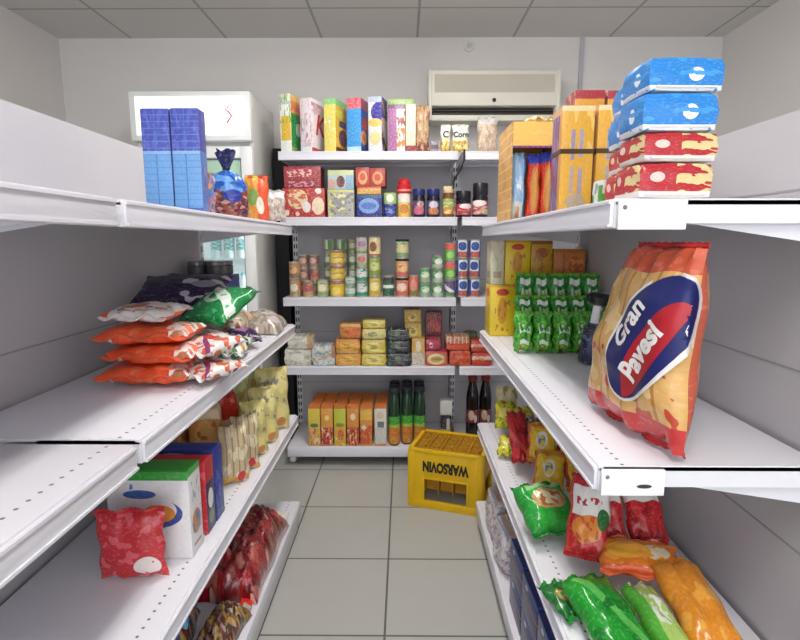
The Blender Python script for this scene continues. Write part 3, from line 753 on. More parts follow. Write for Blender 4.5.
obj('tub', lathe_me([(w * .42, 0), (w * .47, .004), (w * .5, h * .55)], pack('tubb', '#27388c', ('blob', 5, .55, 3, '#7b8cc8')), 24), t)
obj('lid', lathe_me([(w * .5, h * .55), (w * .52, h * .56), (w * .52, h * .97), (w * .48, h)], pack('tubl', '#a9c77a', ('ell', .5, .5, .1, .35, '#e9f0dc')), 24), t)
# red-capped shaker
xc, w, h = slot(396.5, 411.5, 178, zs, D0); r = w * .44
t = thing('cocoa_canister', 'white and orange canister with a tall red cap', 'canister', (xc, D0 + .05, zs))
obj('canister_body', lathe_me([(r, 0), (r, h * .6), (r * .96, h * .62)], pack('cocoa', '#e9e2d6', ('band', 0, .62, '#e3b04a'), ('blobin', 5, .52, 3, 0, 1, .1, .6, '#efd08a'), ('ell', .5, .35, .12, .2, '#c9842f')), 24), t)
obj('cap', lathe_me([(r * 1.08, h * .62), (r * 1.14, h * .64), (r * 1.14, h * .80), (r * .9, h * .84), (r * .86, h * .95), (r * .6, h)], plain('cap_red', '#c41f28', .35), 24), t)
obj('cap_band', lathe_me([(r * 1.145, h * .67), (r * 1.15, h * .675), (r * 1.15, h * .72), (r * 1.145, h * .725)], plain('cap_pink', '#e98a80', .35), 24), t)
def jar(p0, p1, yt, label, glassm, lidm, labm, lidf=.22, neck=.9, name='jar', group=None, D=D0):
    xc, w, h = slot(p0, p1, yt, zs, D); r = w / 2 * .98
    t = thing(name, label, 'jar', (xc, D + r + .004, zs), group=group); hl = h * (1 - lidf)
    obj('jar_body', lathe_me([(r * .9, 0), (r, .006), (r, hl * .82), (r * neck, hl * .95), (r * neck, hl)], glassm, 24), t)
    obj('lid', lathe_me([(r * neck * 1.02, hl - .002), (r * neck * 1.07, hl + .001), (r * neck * 1.07, h - .004), (r * neck, h)], lidm, 28), t)
    obj('label', lathe_me([(r * 1.004, hl * .12), (r * 1.012, hl * .125), (r * 1.012, hl * .74), (r * 1.004, hl * .745)], labm, 24), t)
    return t
G3 = 'jars on the second shelf'
LB = plain('lid_blue', '#1d2c6e', .35); LK = plain('lid_black', '#1c1c20', .35); GD = plain('jar_dark', '#1d1626', .12)
jar(412.5, 425.5, 188.5, 'dark jar with blue lid and pink label, beside the canister', GD, LB, pack('jl1', '#4a2f6a', ('ell', .5, .3, .14, .34, '#cf5f8c'), ('ell', .54, .75, .09, .2, '#c9b8a0'), ('blob', 6, .62, 2, '#b9683a')), group=G3)
jar(426.8, 440.5, 188.5, 'dark jar with blue lid and grey-orange label, second of the blue-lidded pair', GD, LB, pack('jl2', '#3c3a6a', ('ell', .5, .7, .12, .25, '#c9c3cc'), ('ell', .5, .25, .14, .25, '#c97a48')), group=G3)
jar(443, 454.5, 186, 'slim jar with cream lid and green-orange label', plain('jar_brown', '#7a4a22', .15), plain('lid_cream', '#d9c79a', .4), pack('jl3', '#8fae5a', ('band', 0, .45, '#d97f2e'), ('blob', 5, .55, 6, '#e3d48c')), .2, group=G3)
jar(456.5, 472, 190.5, 'dark coffee jar with black lid and red-white label, shorter one', GD, LK, pack('jl4', '#b02530', ('ell', .55, .78, .16, .22, '#f0dede'), ('blobin', 6, .55, 3, .3, .7, 0, .5, '#e0a0a0')), .32, group=G3)
jar(473.2, 489.5, 182.5, 'dark coffee jar with black lid and red-white label, taller one at the right', GD, LK, pack('jl5', '#a82a34', ('ell', .45, .8, .17, .2, '#f3e8e4'), ('ell', .62, .2, .12, .2, '#c9d08c'), ('blobin', 6, .52, 5, .3, .7, 0, .6, '#e3b0a8')), .34, group=G3)

# ------------------------------------------------------------------ cans
zs = ZB[2] + LIFT; G4 = 'cans on the third shelf'
def can(label, xc, y, z, r, h, labm, lidm=LID, first=[None]):
    t = thing('tin_can', label, 'can', (xc, y, z), (0, 0, R.uniform(-.25, .25)), G4)
    obj('tin_body', lathe_me([(r * .96, 0), (r, .002), (r, .005), (r * .97, .007), (r * .97, h - .008), (r, h - .006), (r, h - .0015), (r * .96, h - .001), (r * .94, h - .004)], LID, 28), t)
    obj('paper_label', lathe_me([(r * .972, .008), (r * .985, .0085), (r * .985, h - .0095), (r * .972, h - .009)], labm, 28), t)
    if lidm is not LID: obj('lid', lathe_me([(r * .99, h - .012), (r * 1.02, h - .011), (r * 1.02, h + .001), (r * .96, h + .002)], lidm, 24), t)
    return t
def clab(n, base, *ls): return pack('can_' + n, base, *ls, rough=.35)
A = lambda n, c, c2, c3: clab(n, c, ('band', .0, .3, c2), ('ell', .5, .55, .13, .26, c3), ('blob', 5, .6, len(n) * 1.3, c2))
CL = {
 'tan': A('tan', '#b5835a', '#8a6a48', '#e0b07c'), 'oran': A('oran', '#c47a3a', '#a89068', '#d9dcd4'), 'pinkb': A('pinkb', '#9c6a58', '#b58a5c', '#a8505c'),
 'ygrn': A('ygrn', '#c3bd86', '#8fa468', '#e8e2c4'), 'brown': A('brown', '#7d5a4a', '#9a7466', '#cfae9c'), 'dark': A('dark', '#4c4a44', '#6a6a60', '#8f8a80'),
 'yel': clab('yel', '#d3b73a', ('band', .9, 1, '#c9503a'), ('band', 0, .1, '#c9703a'), ('ell', .5, .4, .14, .3, '#e3cf6c'), ('blob', 4, .6, 3, '#c98a2c')),
 'yel2': clab('yel2', '#d9b92e', ('diag', 1.2, .7, .95, '#e09a3a'), ('band', .9, 1, '#c9503a'), ('ell', .5, .4, .12, .3, '#ecd85a')),
 'grw': clab('grw', '#b9c49a', ('bar', .46, .58, '#3a8a4a'), ('bar', .40, .45, '#dfe6d2'), ('band', 0, .2, '#7d8a50')),
 'grw2': A('grw2', '#a9b890', '#6f8a58', '#d9e0cc'), 'wgr': A('wgr', '#cfd9c8', '#6aa878', '#b8c0cc'), 'wteal': A('wteal', '#c9d6d0', '#2f8f6c', '#e3dce0'),
 'wpur': A('wpur', '#cfc3d0', '#a9b98a', '#a87aa8'), 'wred': A('wred', '#d2c4b4', '#8fae7a', '#c96a74'),
 'cream': clab('cream', '#e0cf9c', ('ell', .5, .5, .10, .28, '#8a4a24'), ('band', 0, .08, '#a83a30')), 'olive': A('olive', '#a9b048', '#7f9a3c', '#d0d48a'), 'yelc': A('yelc', '#d9c24a', '#c9a83a', '#efe2a0'),
 'dkgr': clab('dkgr', '#1f5a3c', ('band', .42, .6, '#d9e3d8'), ('band', .75, 1, '#2a3a34')), 'crgr': A('crgr', '#c3c8a0', '#7fa070', '#d9c890'), 'orp': A('orp', '#d9a06a', '#c96a5a', '#e9c08a'),
 'salm': A('salm', '#d98a68', '#c9684a', '#eed0c0'), 'redor': clab('redor', '#c9603f', ('band', 0, .3, '#8a7a3a'), ('ell', .5, .55, .14, .3, '#d98a78')),
 'grn': A('grn', '#4f9a5c', '#8fae8c', '#d3e3c4'), 'grn2': A('grn2', '#3f8f50', '#a9bfa0', '#e3ece0'), 'rg': clab('rg', '#5fae3c', ('band', .62, 1, '#dc5a52'), ('ell', .5, .3, .12, .22, '#9ccf6c')),
 'purw': clab('purw', '#6a4a78', ('diag', 1.5, 1.0, 1.3, '#e3dce6'), ('band', 0, .25, '#5a8f4a')), 'blw': clab('blw', '#dfe3ea', ('ell', .5, .66, .12, .26, '#1f4a98'), ('band', 0, .34, '#b5584c'), ('bar', .0, .36, '#24489a'), ('bar', .64, 1, '#24489a')),
}
LKc = plain('can_lid_black', '#22221f', .45)
def column(px, lst, where, D=D0 + .01, wpx=11.4, lid=None):
    """stack of cans from the shelf up: (label key, height, colour words)"""
    z = zs; n = len(lst)
    for k, (key, h, words) in enumerate(lst):
        x, _, _ = slot(px - .5, px + .5, 280, zs, D); r = wpx * 6.05e-3 / 2
        pos = ('single can' if n == 1 else 'bottom can' if k == 0 else 'top can' if k == n - 1 else ('middle can' if n == 3 else ('second can up' if k == 1 else 'third can up')))
        can('%s, %s %s' % (words, pos, where), x, D + r, z + .0005, r, h, CL[key], lid or LID)
        z += h + (.002 if lid else .0008)
column(294, [('oran', .107, 'tan-orange can'), ('tan', .107, 'tan-orange can')], 'of the leftmost stack on the can shelf')
column(307.2, [('pinkb', .10, 'pink-brown can')], 'in front, second from the left end')
column(303.2, [('brown', .085, 'brown can'), ('brown', .085, 'brown can'), ('brown', .085, 'brown can')], 'of the stack behind the pink-brown can', D=3.195, wpx=10.5)
column(314, [('dark', .085, 'dark grey-brown can'), ('pinkb', .085, 'pinkish can'), ('brown', .085, 'brown can')], 'of the rear stack left of the yellow stack', D=3.195, wpx=10.5)
column(321.8, [('ygrn', .105, 'pale yellow-green can')], 'in front, beside the yellow stack', wpx=11.6)
column(336.6, [('yel2', .095, 'orange-striped yellow can'), ('yel', .093, 'yellow can'), ('yel', .093, 'yellow can')], 'of the wide yellow stack', wpx=15)
column(329.5, [('grw2', .088, 'grey-green can'), ('grw2', .088, 'grey-green can'), ('grw2', .088, 'grey-green can'), ('grw', .085, 'green-striped can')], 'behind the yellow stack, left side', D=3.225, wpx=11)
column(341.8, [('grw2', .088, 'grey-green can'), ('grw2', .088, 'grey-green can'), ('grw2', .088, 'grey-green can'), ('grw', .085, 'green-striped can')], 'behind the yellow stack, right side', D=3.225, wpx=11)
column(349.8, [('wgr', .062, 'white-green can'), ('wgr', .062, 'white-green can')], 'of the low white-green pair right of the yellow stack', wpx=10.5)
column(353, [('ygrn', .088, 'yellow-green can'), ('grw2', .088, 'grey-green can'), ('grw2', .088, 'grey-green can'), ('ygrn', .082, 'yellow-green can')], 'behind the low white-green pair', D=3.235, wpx=9.5)
column(361.6, [('wteal', .09, 'white-teal can'), ('wteal', .09, 'white-teal can'), ('wred', .09, 'white-red can'), ('wpur', .09, 'mauve-white can')], 'of the slim white four-high stack')
column(374.6, [('yelc', .122, 'yellow can'), ('olive', .12, 'olive-green can'), ('cream', .122, 'cream can')], 'of the tall yellow-olive stack', wpx=12.4)
column(388.2, [('dkgr', .128, 'dark green can with white band')], 'right of the tall yellow-olive stack')
column(402.2, [('salm', .114, 'salmon can'), ('orp', .114, 'orange can'), ('crgr', .114, 'cream-green can')], 'of the black-lidded stack', wpx=13.4, lid=LKc)
column(413.6, [('redor', .132, 'red-orange can')], 'right of the black-lidded stack', wpx=9.5)
column(425.2, [('grn', .088, 'green can'), ('grn', .088, 'green can')], 'of the two-high green stack', wpx=11.6)
column(438, [('grn2', .085, 'green-white can'), ('grn2', .085, 'green-white can'), ('grn2', .082, 'green-white can')], 'of the three-high green stack', wpx=11.4)
column(450.4, [('purw', .105, 'purple and white can'), ('rg', .112, 'red-green can'), ('rg', .112, 'red-green can')], 'of the red and green stack by the slotted post', wpx=11)
column(462.4, [('blw', .116, 'blue-white can')] * 3, 'of the left blue stack at the right end', wpx=12)
column(474.6, [('blw', .116, 'blue-white can')] * 3, 'of the right blue stack at the right end', wpx=11.6)

# ------------------------------------------------------------------ fourth shelf: flour, sugar, pasta, lentils
zs = ZB[3] + LIFT; G5 = 'packs on the fourth shelf'
def soft(name, label, cat, p0, p1, yt, zb_, mat, D=D0, d=.14, rz=0, seed=1, group=G5, rnd=.3, amp=.06, yoff=0, sealm=None):
    xc, w, h = slot(p0, p1, yt, zb_, D)
    t = thing(name, label, cat, (xc, D + d / 2 + yoff, zb_), (0, 0, rz), group)
    obj('pack', soft_me(w, d, h, mat, seed, rnd, amp, 9), t)
    # folded end strip lying against the front
    obj('folded_end', multi_me('folded_end', [(-w * .36, w * .36, -d / 2 - .0022, -d / 2 + .004, h * .46, h * .50)], sealm or mat, .001), t)
    return zb_ + h
flm = pack('flour', '#d9d5ca', ('blob', 4, .55, 3, '#c2bba8'), ('blob', 6, .62, 8, '#a89a84'), ('ell', .5, .5, .25, .22, '#e9e6df'), rough=.6)
flm2 = pack('flour2', '#dcd8d0', ('blob', 4, .56, 13, '#c4bcaa'), ('rect', .8, 1, 0, 1, '#c49a6c'), rough=.6)
z1 = soft('flour_bag', 'white flour bag at the left end of the fourth shelf, lower one', 'bag of flour', 284, 311, 349.5, zs, flm, seed=2)
soft('flour_bag', 'white flour bag with tan side lying on the lower flour bag', 'bag of flour', 287, 312, 336.5, z1, flm2, seed=3)
sgm = pack('sugar', '#d3d6d4', ('blob', 5, .54, 3, '#8fb4cc'), ('blob', 6, .6, 7, '#d9a878'), ('rect', .85, 1, .4, 1, '#b9744a'), ('blob', 7, .62, 11, '#9aa070'), rough=.5)
soft('sugar_bag', 'white sugar bag with pale blue print beside the flour', 'bag of sugar', 311.5, 335, 346, zs, sgm, seed=5)
orm = pack('noodleO', '#dc9a35', ('ell', .45, .5, .3, .3, '#e6b84a'), ('blob', 5, .57, 3, '#c97a28'), ('band', 0, .12, '#d0b070'), ('band', .88, 1, '#c98840'), rough=.35)
orm2 = pack('noodleP', '#cf7f2e', ('blob', 4, .56, 9, '#b9602a'), ('band', .8, 1, '#e0a860'), ('ell', .6, .4, .25, .3, '#d9662a'), rough=.35)
z1 = soft('noodle_pack', 'orange noodle pack, bottom of the orange stack', 'noodle pack', 335.5, 361, 353.5, zs, orm, seed=6)
z2 = soft('noodle_pack', 'orange-yellow noodle pack in the middle of the orange stack', 'noodle pack', 335.5, 360, 339, z1, orm, seed=7)
soft('noodle_pack', 'dark orange noodle pack on top of the orange stack', 'noodle pack', 339.5, 361, 324, z2, orm2, seed=8, d=.13)
yem = pack('pastaY', '#d8c24a', ('ell', .5, .5, .32, .32, '#e3d98c'), ('blob', 5, .58, 3, '#b99a34'), ('ell', .5, .5, .12, .14, '#b8a83a'), ('band', .88, 1, '#c9b86a'), rough=.35)
yem2 = pack('pastaZ', '#d9cd86', ('ell', .45, .5, .2, .25, '#7f8a6c'), ('blob', 5, .56, 5, '#c9b45a'), rough=.35)
z1 = soft('pasta_pack', 'yellow pasta pack, bottom of the yellow stack', 'pasta pack', 361.5, 386.5, 354, zs, yem, seed=9)
z2 = soft('pasta_pack', 'yellow pasta pack with pale centre, second of the yellow stack', 'pasta pack', 361.5, 386, 340, z1, yem, seed=10)
z3 = soft('pasta_pack', 'cream-yellow pasta pack with grey mark, third of the yellow stack', 'pasta pack', 362, 386, 329, z2, yem2, seed=11)
soft('pasta_pack', 'flat yellow pasta pack topping the yellow stack', 'pasta pack', 362.5, 385.5, 320, z3, yem, seed=12)
bkm = pack('bean', '#1c2022', ('blob', 5, .56, 3, '#39443c'), ('ell', .45, .6, .12, .2, '#5a6a4c'), ('blob', 8, .64, 6, '#6f7a80'), ('rect', .05, .2, .1, .35, '#3f6468'), rough=.25)
z1 = soft('bean_bag', 'black bag of beans, bottom of the black stack', 'bag of beans', 386.5, 411.5, 353, zs, bkm, seed=13, yoff=-.015)
z2 = soft('bean_bag', 'black bag of beans in the middle of the black stack', 'bag of beans', 387.5, 410, 341, z1, bkm, seed=14, yoff=-.01)
soft('bean_bag', 'black bag of beans on top of the black stack', 'bag of beans', 388, 409, 329.5, z2, bkm, seed=15)
ypk = pack('lent', '#c9a83a', ('ell', .5, .4, .28, .3, '#d9c878'), ('ell', .5, .4, .12, .14, '#8a6a3a'), ('blob', 5, .58, 3, '#a87a2c'), ('band', .86, 1, '#b98a3a'), rough=.4)
wpk = pack('lentw', '#d8cbb8', ('band', .5, 1, '#e0a83a'), ('blob', 5, .56, 5, '#b9a898'), ('ell', .5, .7, .2, .2, '#efe2c4'), rough=.4)
z1 = soft('lentil_box', 'white and orange lentil pack at the foot of the mustard stack', 'lentil pack', 411.8, 425, 338.5, zs, wpk, d=.13, seed=16, rnd=.12, amp=.03, D=3.13)
z2 = soft('lentil_box', 'mustard lentil pack with round picture, middle of the mustard stack', 'lentil pack', 405, 421.5, 322.5, z1, ypk, d=.13, seed=17, rnd=.12, amp=.03, D=3.16)
soft('lentil_box', 'mustard lentil pack on top of the mustard stack', 'lentil pack', 404.5, 421, 309.5, z2, ypk, d=.13, seed=18, rnd=.12, amp=.03, D=3.16)
mrm = pack('maroon', '#7a1c2c', ('blobin', 6, .52, 3, .1, .9, .6, .95, '#c9503a'), ('blobin', 5, .55, 8, 0, 1, .1, .5, '#a82a4a'), ('ell', .5, .75, .3, .1, '#b9403a'), rough=.35)
soft('sauce_pack', 'tall maroon pack standing behind the pink and cream packs', 'pack', 425.8, 442, 312, zs, mrm, D=3.245, d=.10, seed=19, rnd=.1, amp=.03)
pkm = pack('crmp', '#c4543a', ('ell', .48, .45, .4, .36, '#e0cf94'), ('ell', .48, .45, .24, .2, '#b5a860'), ('band', .9, 1, '#a8243c'), rough=.35)
pkm2 = pack('pinkp', '#b02a4c', ('ell', .35, .5, .13, .24, '#f0b8cc'), ('blob', 5, .56, 4, '#8f2238'), rough=.3)
z1 = soft('soup_pack', 'red pack with cream oval at the front, under the pink pack', 'soup pack', 425.5, 448, 351, zs, pkm, d=.13, seed=20)
soft('soup_pack', 'pink-red pack lying on the cream oval pack', 'soup pack', 426, 441, 339.5, z1, pkm2, d=.12, seed=21)
rdm = pack('pepper', '#c4421f', ('blob', 4, .55, 3, '#d96a34'), ('blob', 7, .6, 9, '#9c2a18'), rough=.25)
rdm2 = pack('pepper2', '#c9522a', ('band', .55, 1, '#b58a6a'), ('blob', 5, .53, 7, '#b93a20'), ('stripes', 6, .3, '#d9b89c'), ('band', 0, .5, '#cf4a24'), rough=.3)
z1 = soft('lentil_bag', 'orange-red lentil bag at the front right, lower of two', 'bag of lentils', 449.5, 471, 350.5, zs, rdm, seed=22)
soft('lentil_bag', 'orange-red lentil bag with pale stripes, upper of two', 'bag of lentils', 446, 470, 336.5, z1, rdm2, seed=23)
whm = pack('redwh', '#b93222', ('band', .45, .72, '#e6d6c0'), ('blobin', 5, .54, 3, 0, 1, .4, .8, '#d99a78'), rough=.3)
z1 = soft('bean_pack', 'red pack with white band at the right end, lower one', 'bean pack', 471.8, 492, 352.5, zs, whm, seed=24)
soft('bean_pack', 'red pack with white band at the right end, upper one', 'bean pack', 471, 489, 341, z1, whm, seed=25)
soft('herb_pack', 'small dark green pack standing behind the red packs', 'pack', 464.5, 477.5, 332, zs, pack('herb', '#4a5a22', ('blob', 5, .55, 3, '#2c3a1a')), D=3.245, d=.09, seed=26)

# ------------------------------------------------------------------ base shelf: juice
zs = ZB0 + LIFT; DJ = 3.075
JU = [(308.3, 'yellow-topped juice carton with pale peach picture', pack('ju1', '#d9b04a', ('band', .62, 1, '#d6bf3a'), ('ell', .5, .55, .34, .05, '#3f7a2c'), ('ell', .35, .3, .3, .16, '#e3ae6a'), ('ell', .7, .12, .24, .1, '#ead9a8'), ('blobin', 5, .56, 3, 0, 1, 0, .5, '#c9743a'))),
      (321.0, 'orange juice carton with red cherry picture', pack('ju2', '#dc9838', ('ell', .5, .75, .2, .07, '#efd98a'), ('blobin', 5, .44, 5, 0, 1, .03, .5, '#b8202c'), ('blobin', 6, .6, 9, 0, 1, 0, .5, '#eee0cc'), ('band', 0, .04, '#c97a4a'))),
      (334.0, 'lime-topped juice carton with orange fruit picture', pack('ju3', '#dfae34', ('band', .6, 1, '#c2c432'), ('ell', .5, .56, .36, .05, '#7f8f2c'), ('ell', .55, .3, .28, .15, '#d8642c'), ('blobin', 6, .58, 7, 0, 1, 0, .3, '#e9d36a'))),
      (347.0, 'orange juice carton with dark red berry picture', pack('ju4', '#d98a2e', ('ell', .5, .78, .22, .09, '#e6d4ae'), ('blobin', 6, .46, 15, 0, 1, .02, .5, '#b02a26'), ('blobin', 6, .6, 4, 0, 1, 0, .45, '#eec9a0'))),
      (360.3, 'orange juice carton with orange slices picture', pack('ju5', '#dd942c', ('band', .7, .95, '#e0b03a'), ('blobin', 5, .45, 8, 0, 1, .05, .55, '#d2532a'), ('ell', .3, .5, .2, .06, '#e9d9cc'))),
      (374.6, 'white juice carton with grey lettering', pack('ju6', '#d9d6cf', ('rect', .25, .8, .5, .66, '#6f7472'), ('ell', .5, .82, .3, .1, '#d3bda0'), ('blobin', 6, .56, 3, 0, 1, .15, .5, '#c3cfc4'), ('band', 0, .06, '#d98a4a')))]
jt = plain('carton_top_orange', '#c9733a', .45)
for p0, lb, m in JU:
    xc, w, h = slot(p0, p0 + 12, 406, zs, DJ); first = None
    for k in range(4):
        label = lb + ('' if k == 0 else ', %s of its row' % ('second' if k == 1 else 'third' if k == 2 else 'last'))
        if k == 0: label += ', front of its row'
        loc = (xc + .004 * (k % 2), DJ + .037 + k * .0785, zs)
        if first is None:
            first = thing('juice_carton', label, 'juice carton', loc, group='juice cartons on the base shelf')
            obj('carton', carton_me(w * .985, .072, h * .93, [m, pack('jus' + str(int(p0)), '#d08a3c', ('band', 0, .5, '#c4622f'), ('band', .85, 1, '#c9a05a')), jt]), first)
            bm = bmesh.new(); a, b = w * .47, .034
            vs = [bm.verts.new(p) for p in ((-a, -b, 0), (a, -b, 0), (a, b, 0), (-a, b, 0), (-a, b * .45, h * .07), (a, b * .45, h * .07))]
            for f in ((0, 1, 5, 4), (1, 2, 5), (2, 3, 4, 5), (3, 0, 4), (3, 2, 1, 0)): bm.faces.new([vs[i] for i in f])
            obj('gable_top', finish(bm, 'gable_top', jt, False), first, (0, 0, h * .928))
        else: dup(first, label, loc, (0, 0, 0))
BD = plain('bottle_dark_green', '#20402c', .15); BC = plain('cap_dark', '#1f2a30', .4)
jb = pack('jbottle', '#cf9a34', ('band', .72, 1, '#3fa02c'), ('band', .60, .72, '#9cc23c'), ('blobin', 5, .5, 3, 0, 1, 0, .6, '#d8742c'), rough=.3)
first = None
for c, (px, wd) in enumerate(((394.2, 'left'), (407.2, 'middle'), (420.0, 'right'))):
    xc, w, h = slot(px - 6.2, px + 6.2, 390, zs, DJ)
    for k in range(3):
        label = 'dark green juice bottle with bright green and orange label, %s column, %s' % (wd, ('front row', 'second row', 'third row')[k])
        loc = (xc, DJ + (.039 if c == 0 else .06) + k * .082, zs)
        if first is None:
            first = thing('juice_bottle', label, 'juice bottle', loc, group='juice bottles on the base shelf'); r = w * .48
            for n_, me, *_ in bottle_parts(r, h, .027, BD, BC, jb, (.03, .52)): obj(n_, me, first)
        else: dup(first, label, loc)
# bottles behind the crate
xc, w, h = slot(440, 452.5, 400, zs, 3.16)
t = thing('spray_bottle', 'bottle with white cap and yellow foot behind the yellow crate', 'bottle', (xc, 3.2, zs))
r = w / 2
obj('bottle_body', lathe_me([(r * .8, 0), (r * .85, .01), (r * .8, h * .45), (r * .62, h * .62)], pack('spr', '#3a3a48', ('bar', .52, .66, '#d9d4c8'), ('band', 0, .45, '#cfc05a'), ('band', .85, 1, '#33334a')), 20), t)
obj('cap', carton_me(w * .98, w * .9, h * .34, [plain('cap_pale', '#dcdad6', .5)], .004), t, (0, 0, h * .63))
CK = plain('cola_dark', '#150d0c', .1)
first = None
for px, D, wd in ((473.5, 3.15, 'left'), (486.6, 3.16, 'right')):
    xc, w, h = slot(px - 6.3, px + 6.3, 378, zs, D)
    lb = 'large dark cola bottle with red and cream label, %s one behind the shelf end' % wd
    if first is None:
        first = thing('cola_bottle', lb, 'bottle', (xc, D + .06, zs), group='cola bottles in the corner')
        for n_, me, *_ in bottle_parts(w * .5, h, .024, CK, plain('cap_red2', '#8f1d1f', .4), pack('colal', '#7a2320', ('ell', .46, .6, .08, .4, '#cdb7a0'), ('ell', .58, .3, .05, .3, '#e0d0c0')), (.28, .48)): obj(n_, me, first)
    else: dup(first, lb, (xc, D + .06, zs))
# ================================================================== goods on the side runs
def onX(px, py, X):
    zc = D = X * F / (px - VX)
    for _ in range(30):
        z = H - D * tan(TH + atan((py - CY) / F)); D = (zc - (H - z) * sin(TH)) / cos(TH)
    return D, z
EPS = .0008; FINE = .07
def side_box(name, label, cat, px, pmid, ytop, X, w, d, zs, mats, left=True, group=None, flapm=None, extra=()):
    """carton whose aisle-side front edge stands at plane X; ytop its top in view"""
    D, _ = onX(px, pmid, X); zt = H - D * tan(TH + atan((ytop - CY) / F)); h = zt - zs
    cx = X - w / 2 if left else X + w / 2
    ex = list(extra) + ([flap(w, d, h, flapm)] if flapm else [])
    return box_thing(name, label, cat, w, d, h, mats, (cx, D + d / 2, zs + EPS), 0, group, ex), D, h

def tied_me(w, d, h, mat, seed=0, neck=.72, pleat=9):
    """sack gathered to a neck: lower belly, pleated shoulder"""
    rr = random.Random(seed); off = Vector((rr.uniform(0, 40),) * 3); seg = 36
    prof = [(0.72, 0), (.93, .02), (1, .12), (1, .30), (.96, .48), (.78, .60), (.45, neck - .04), (.16, neck), (.17, neck + .03), (.34, .87), (.44, 1.0)]
    bm = bmesh.new(); uv = bm.loops.layers.uv.verify(); rings = []
    for (r, z) in prof:
        pl = max(0, (z - .4) / .4) * .16 if z < 1.1 else 0
        ring = []
        for i in range(seg):
            a = 2 * pi * i / seg
            k = r * (1 + pl * sin(pleat * a + 3 * z) + .10 * mnoise.noise(Vector((cos(a) * 1.6, sin(a) * 1.6, z * 3)) + off))
            ring.append(bm.verts.new((k * w / 2 * sin(a), -k * d / 2 * cos(a), z * h + (.03 * h * sin(5 * a) if z == 1.0 else 0))))
        rings.append(ring)
    for k in range(len(prof) - 1):
        for i in range(seg):
            j = (i + 1) % seg; f = bm.faces.new((rings[k][i], rings[k][j], rings[k + 1][j], rings[k + 1][i]))
            ua = ((i + seg / 2) % seg) / seg; ub = ua + 1 / seg
            for l, a, b in zip(f.loops, (ua, ub, ub, ua), (k, k, k + 1, k + 1)): l[uv].uv = (a, prof[b][1])
    f = bm.faces.new(rings[0][::-1])
    for l in f.loops: l[uv].uv = (.5, .01)
    f = bm.faces.new(rings[-1])
    for l in f.loops: l[uv].uv = (.5, .99)
    return finish(bm, 'sack', mat, True, 70)

def lumpy_me(w, d, h, mat, seed=0, cells=5.0, amp=.25, n=26, off_r=.35):
    """flat film bag with wrapped pieces pushing through: bumpy cushion, base at z=0"""
    rr = random.Random(seed); off = Vector((rr.uniform(0, 40), rr.uniform(0, 40), 0))
    bm = bmesh.new(); uv = bm.loops.layers.uv.verify(); top = {}; bot = {}
    for i in range(n + 1):
        for j in range(n + 1):
            u = -1 + 2 * i / n; v = -1 + 2 * j / n
            f = (max(0, 1 - abs(u) ** 3) * max(0, 1 - abs(v) ** 3)) ** .5
            p = Vector((u * cells / 2, v * cells / 2 * d / w, 0)) + off
            b = mnoise.voronoi(p)[0]
            bump = max(0, 1 - 1.6 * b[0] * b[0]) * amp * f
            x = u * w / 2 * (1 + .03 * sin(6 * v + seed)); y = v * d / 2 * (1 + .03 * sin(5 * u + seed))
            top[i, j] = bm.verts.new((x, y, .003 + h * f * (1 - amp) + h * bump + .1 * h * f * mnoise.noise(p * .5)))
            bot[i, j] = top[i, j] if i in (0, n) or j in (0, n) else bm.verts.new((x, y, 0))
    for i in range(n):
        for j in range(n):
            for g, fl in ((top, 0), (bot, 1)):
                q = [(i, j), (i + 1, j), (i + 1, j + 1), (i, j + 1)]
                if fl: q = q[::-1]
                try: f = bm.faces.new([g[k] for k in q])
                except ValueError: continue
                for l, k in zip(f.loops, q): l[uv].uv = (k[0] / n, k[1] / n * d / w)
    return finish(bm, 'lumpy', mat, True, 80)

# ------------------------------------------------------------------ left, top shelf
zs = ZL[0]
blueF = pack('spagF', '#6ea4dd', ('band', .60, 1, '#4a53b4'), ('blobin', 7, .55, 3, 0, 1, .6, 1, '#5f68c4'), ('lines', 16, .12, '#5f8ccc'), ('bar', .46, .5, '#4a78c4'), ('band', .57, .6, '#8fb8e6'), ('band', 0, .05, '#4468b8'))
blueS = pack('spagS', '#5b78bd', ('band', .6, 1, '#3d4296'), ('blobin', 6, .6, 6, 0, 1, 0, .5, '#9a86ac'), ('blobin', 6, .6, 9, 0, 1, .1, .6, '#3f62b0'))
bt = plain('spagT', '#5a60bb', .4)
b0, D, h = side_box('spaghetti_box', 'tall blue spaghetti box nearest the aisle on the upper left shelf', 'pasta box', 200, 160, 108, -.545, .076, .046, zs, [blueF, blueS, bt], group='blue spaghetti boxes', flapm=bt)
dup(b0, 'tall blue spaghetti box just left of the aisle-side one, upper left shelf', (b0.location.x - .081, b0.location.y + .004, zs + EPS))
dup(b0, 'tall blue spaghetti box in the second row, behind the other two', (b0.location.x - .055, b0.location.y + .052, zs + EPS))
D, zt = onX(208, 168, -.553)
bag('biscuit_pouch', 'pink and orange pouch between the blue boxes and the tied bag', 'pouch', .05, zt - zs, .05, pack('pinkor', '#c9838c', ('blob', 4, .5, 3, '#5a7ab8'), ('blob', 5, .58, 6, '#e0a060')), (-.600, 1.60, zs + EPS), (0, 0, .2), seed=31, seals=(1, 0))
D, zt = onX(227, 151, -.62)
t = thing('sweet_bag', 'blue gathered bag of brown-red sweets tied at the top', 'bag of sweets', (-.628, D, zs + EPS), (0, 0, .2))
obj('sack', tied_me(.138, .10, zt - zs, pack('swt', '#1f57b0', ('cells', 22, ['#7d3a34', '#5c2c38', '#a85a48', '#3a2a4a', '#8f4a3c', '#c08a74'], (0, 1, 0, .42)), ('blobin', 5, .56, 3, 0, 1, .4, .75, '#5f9ade'), ('band', .76, 1, '#161e5c'), ('ell', .56, .34, .08, .09, '#2a3a9c'), rough=.22), 5), t)
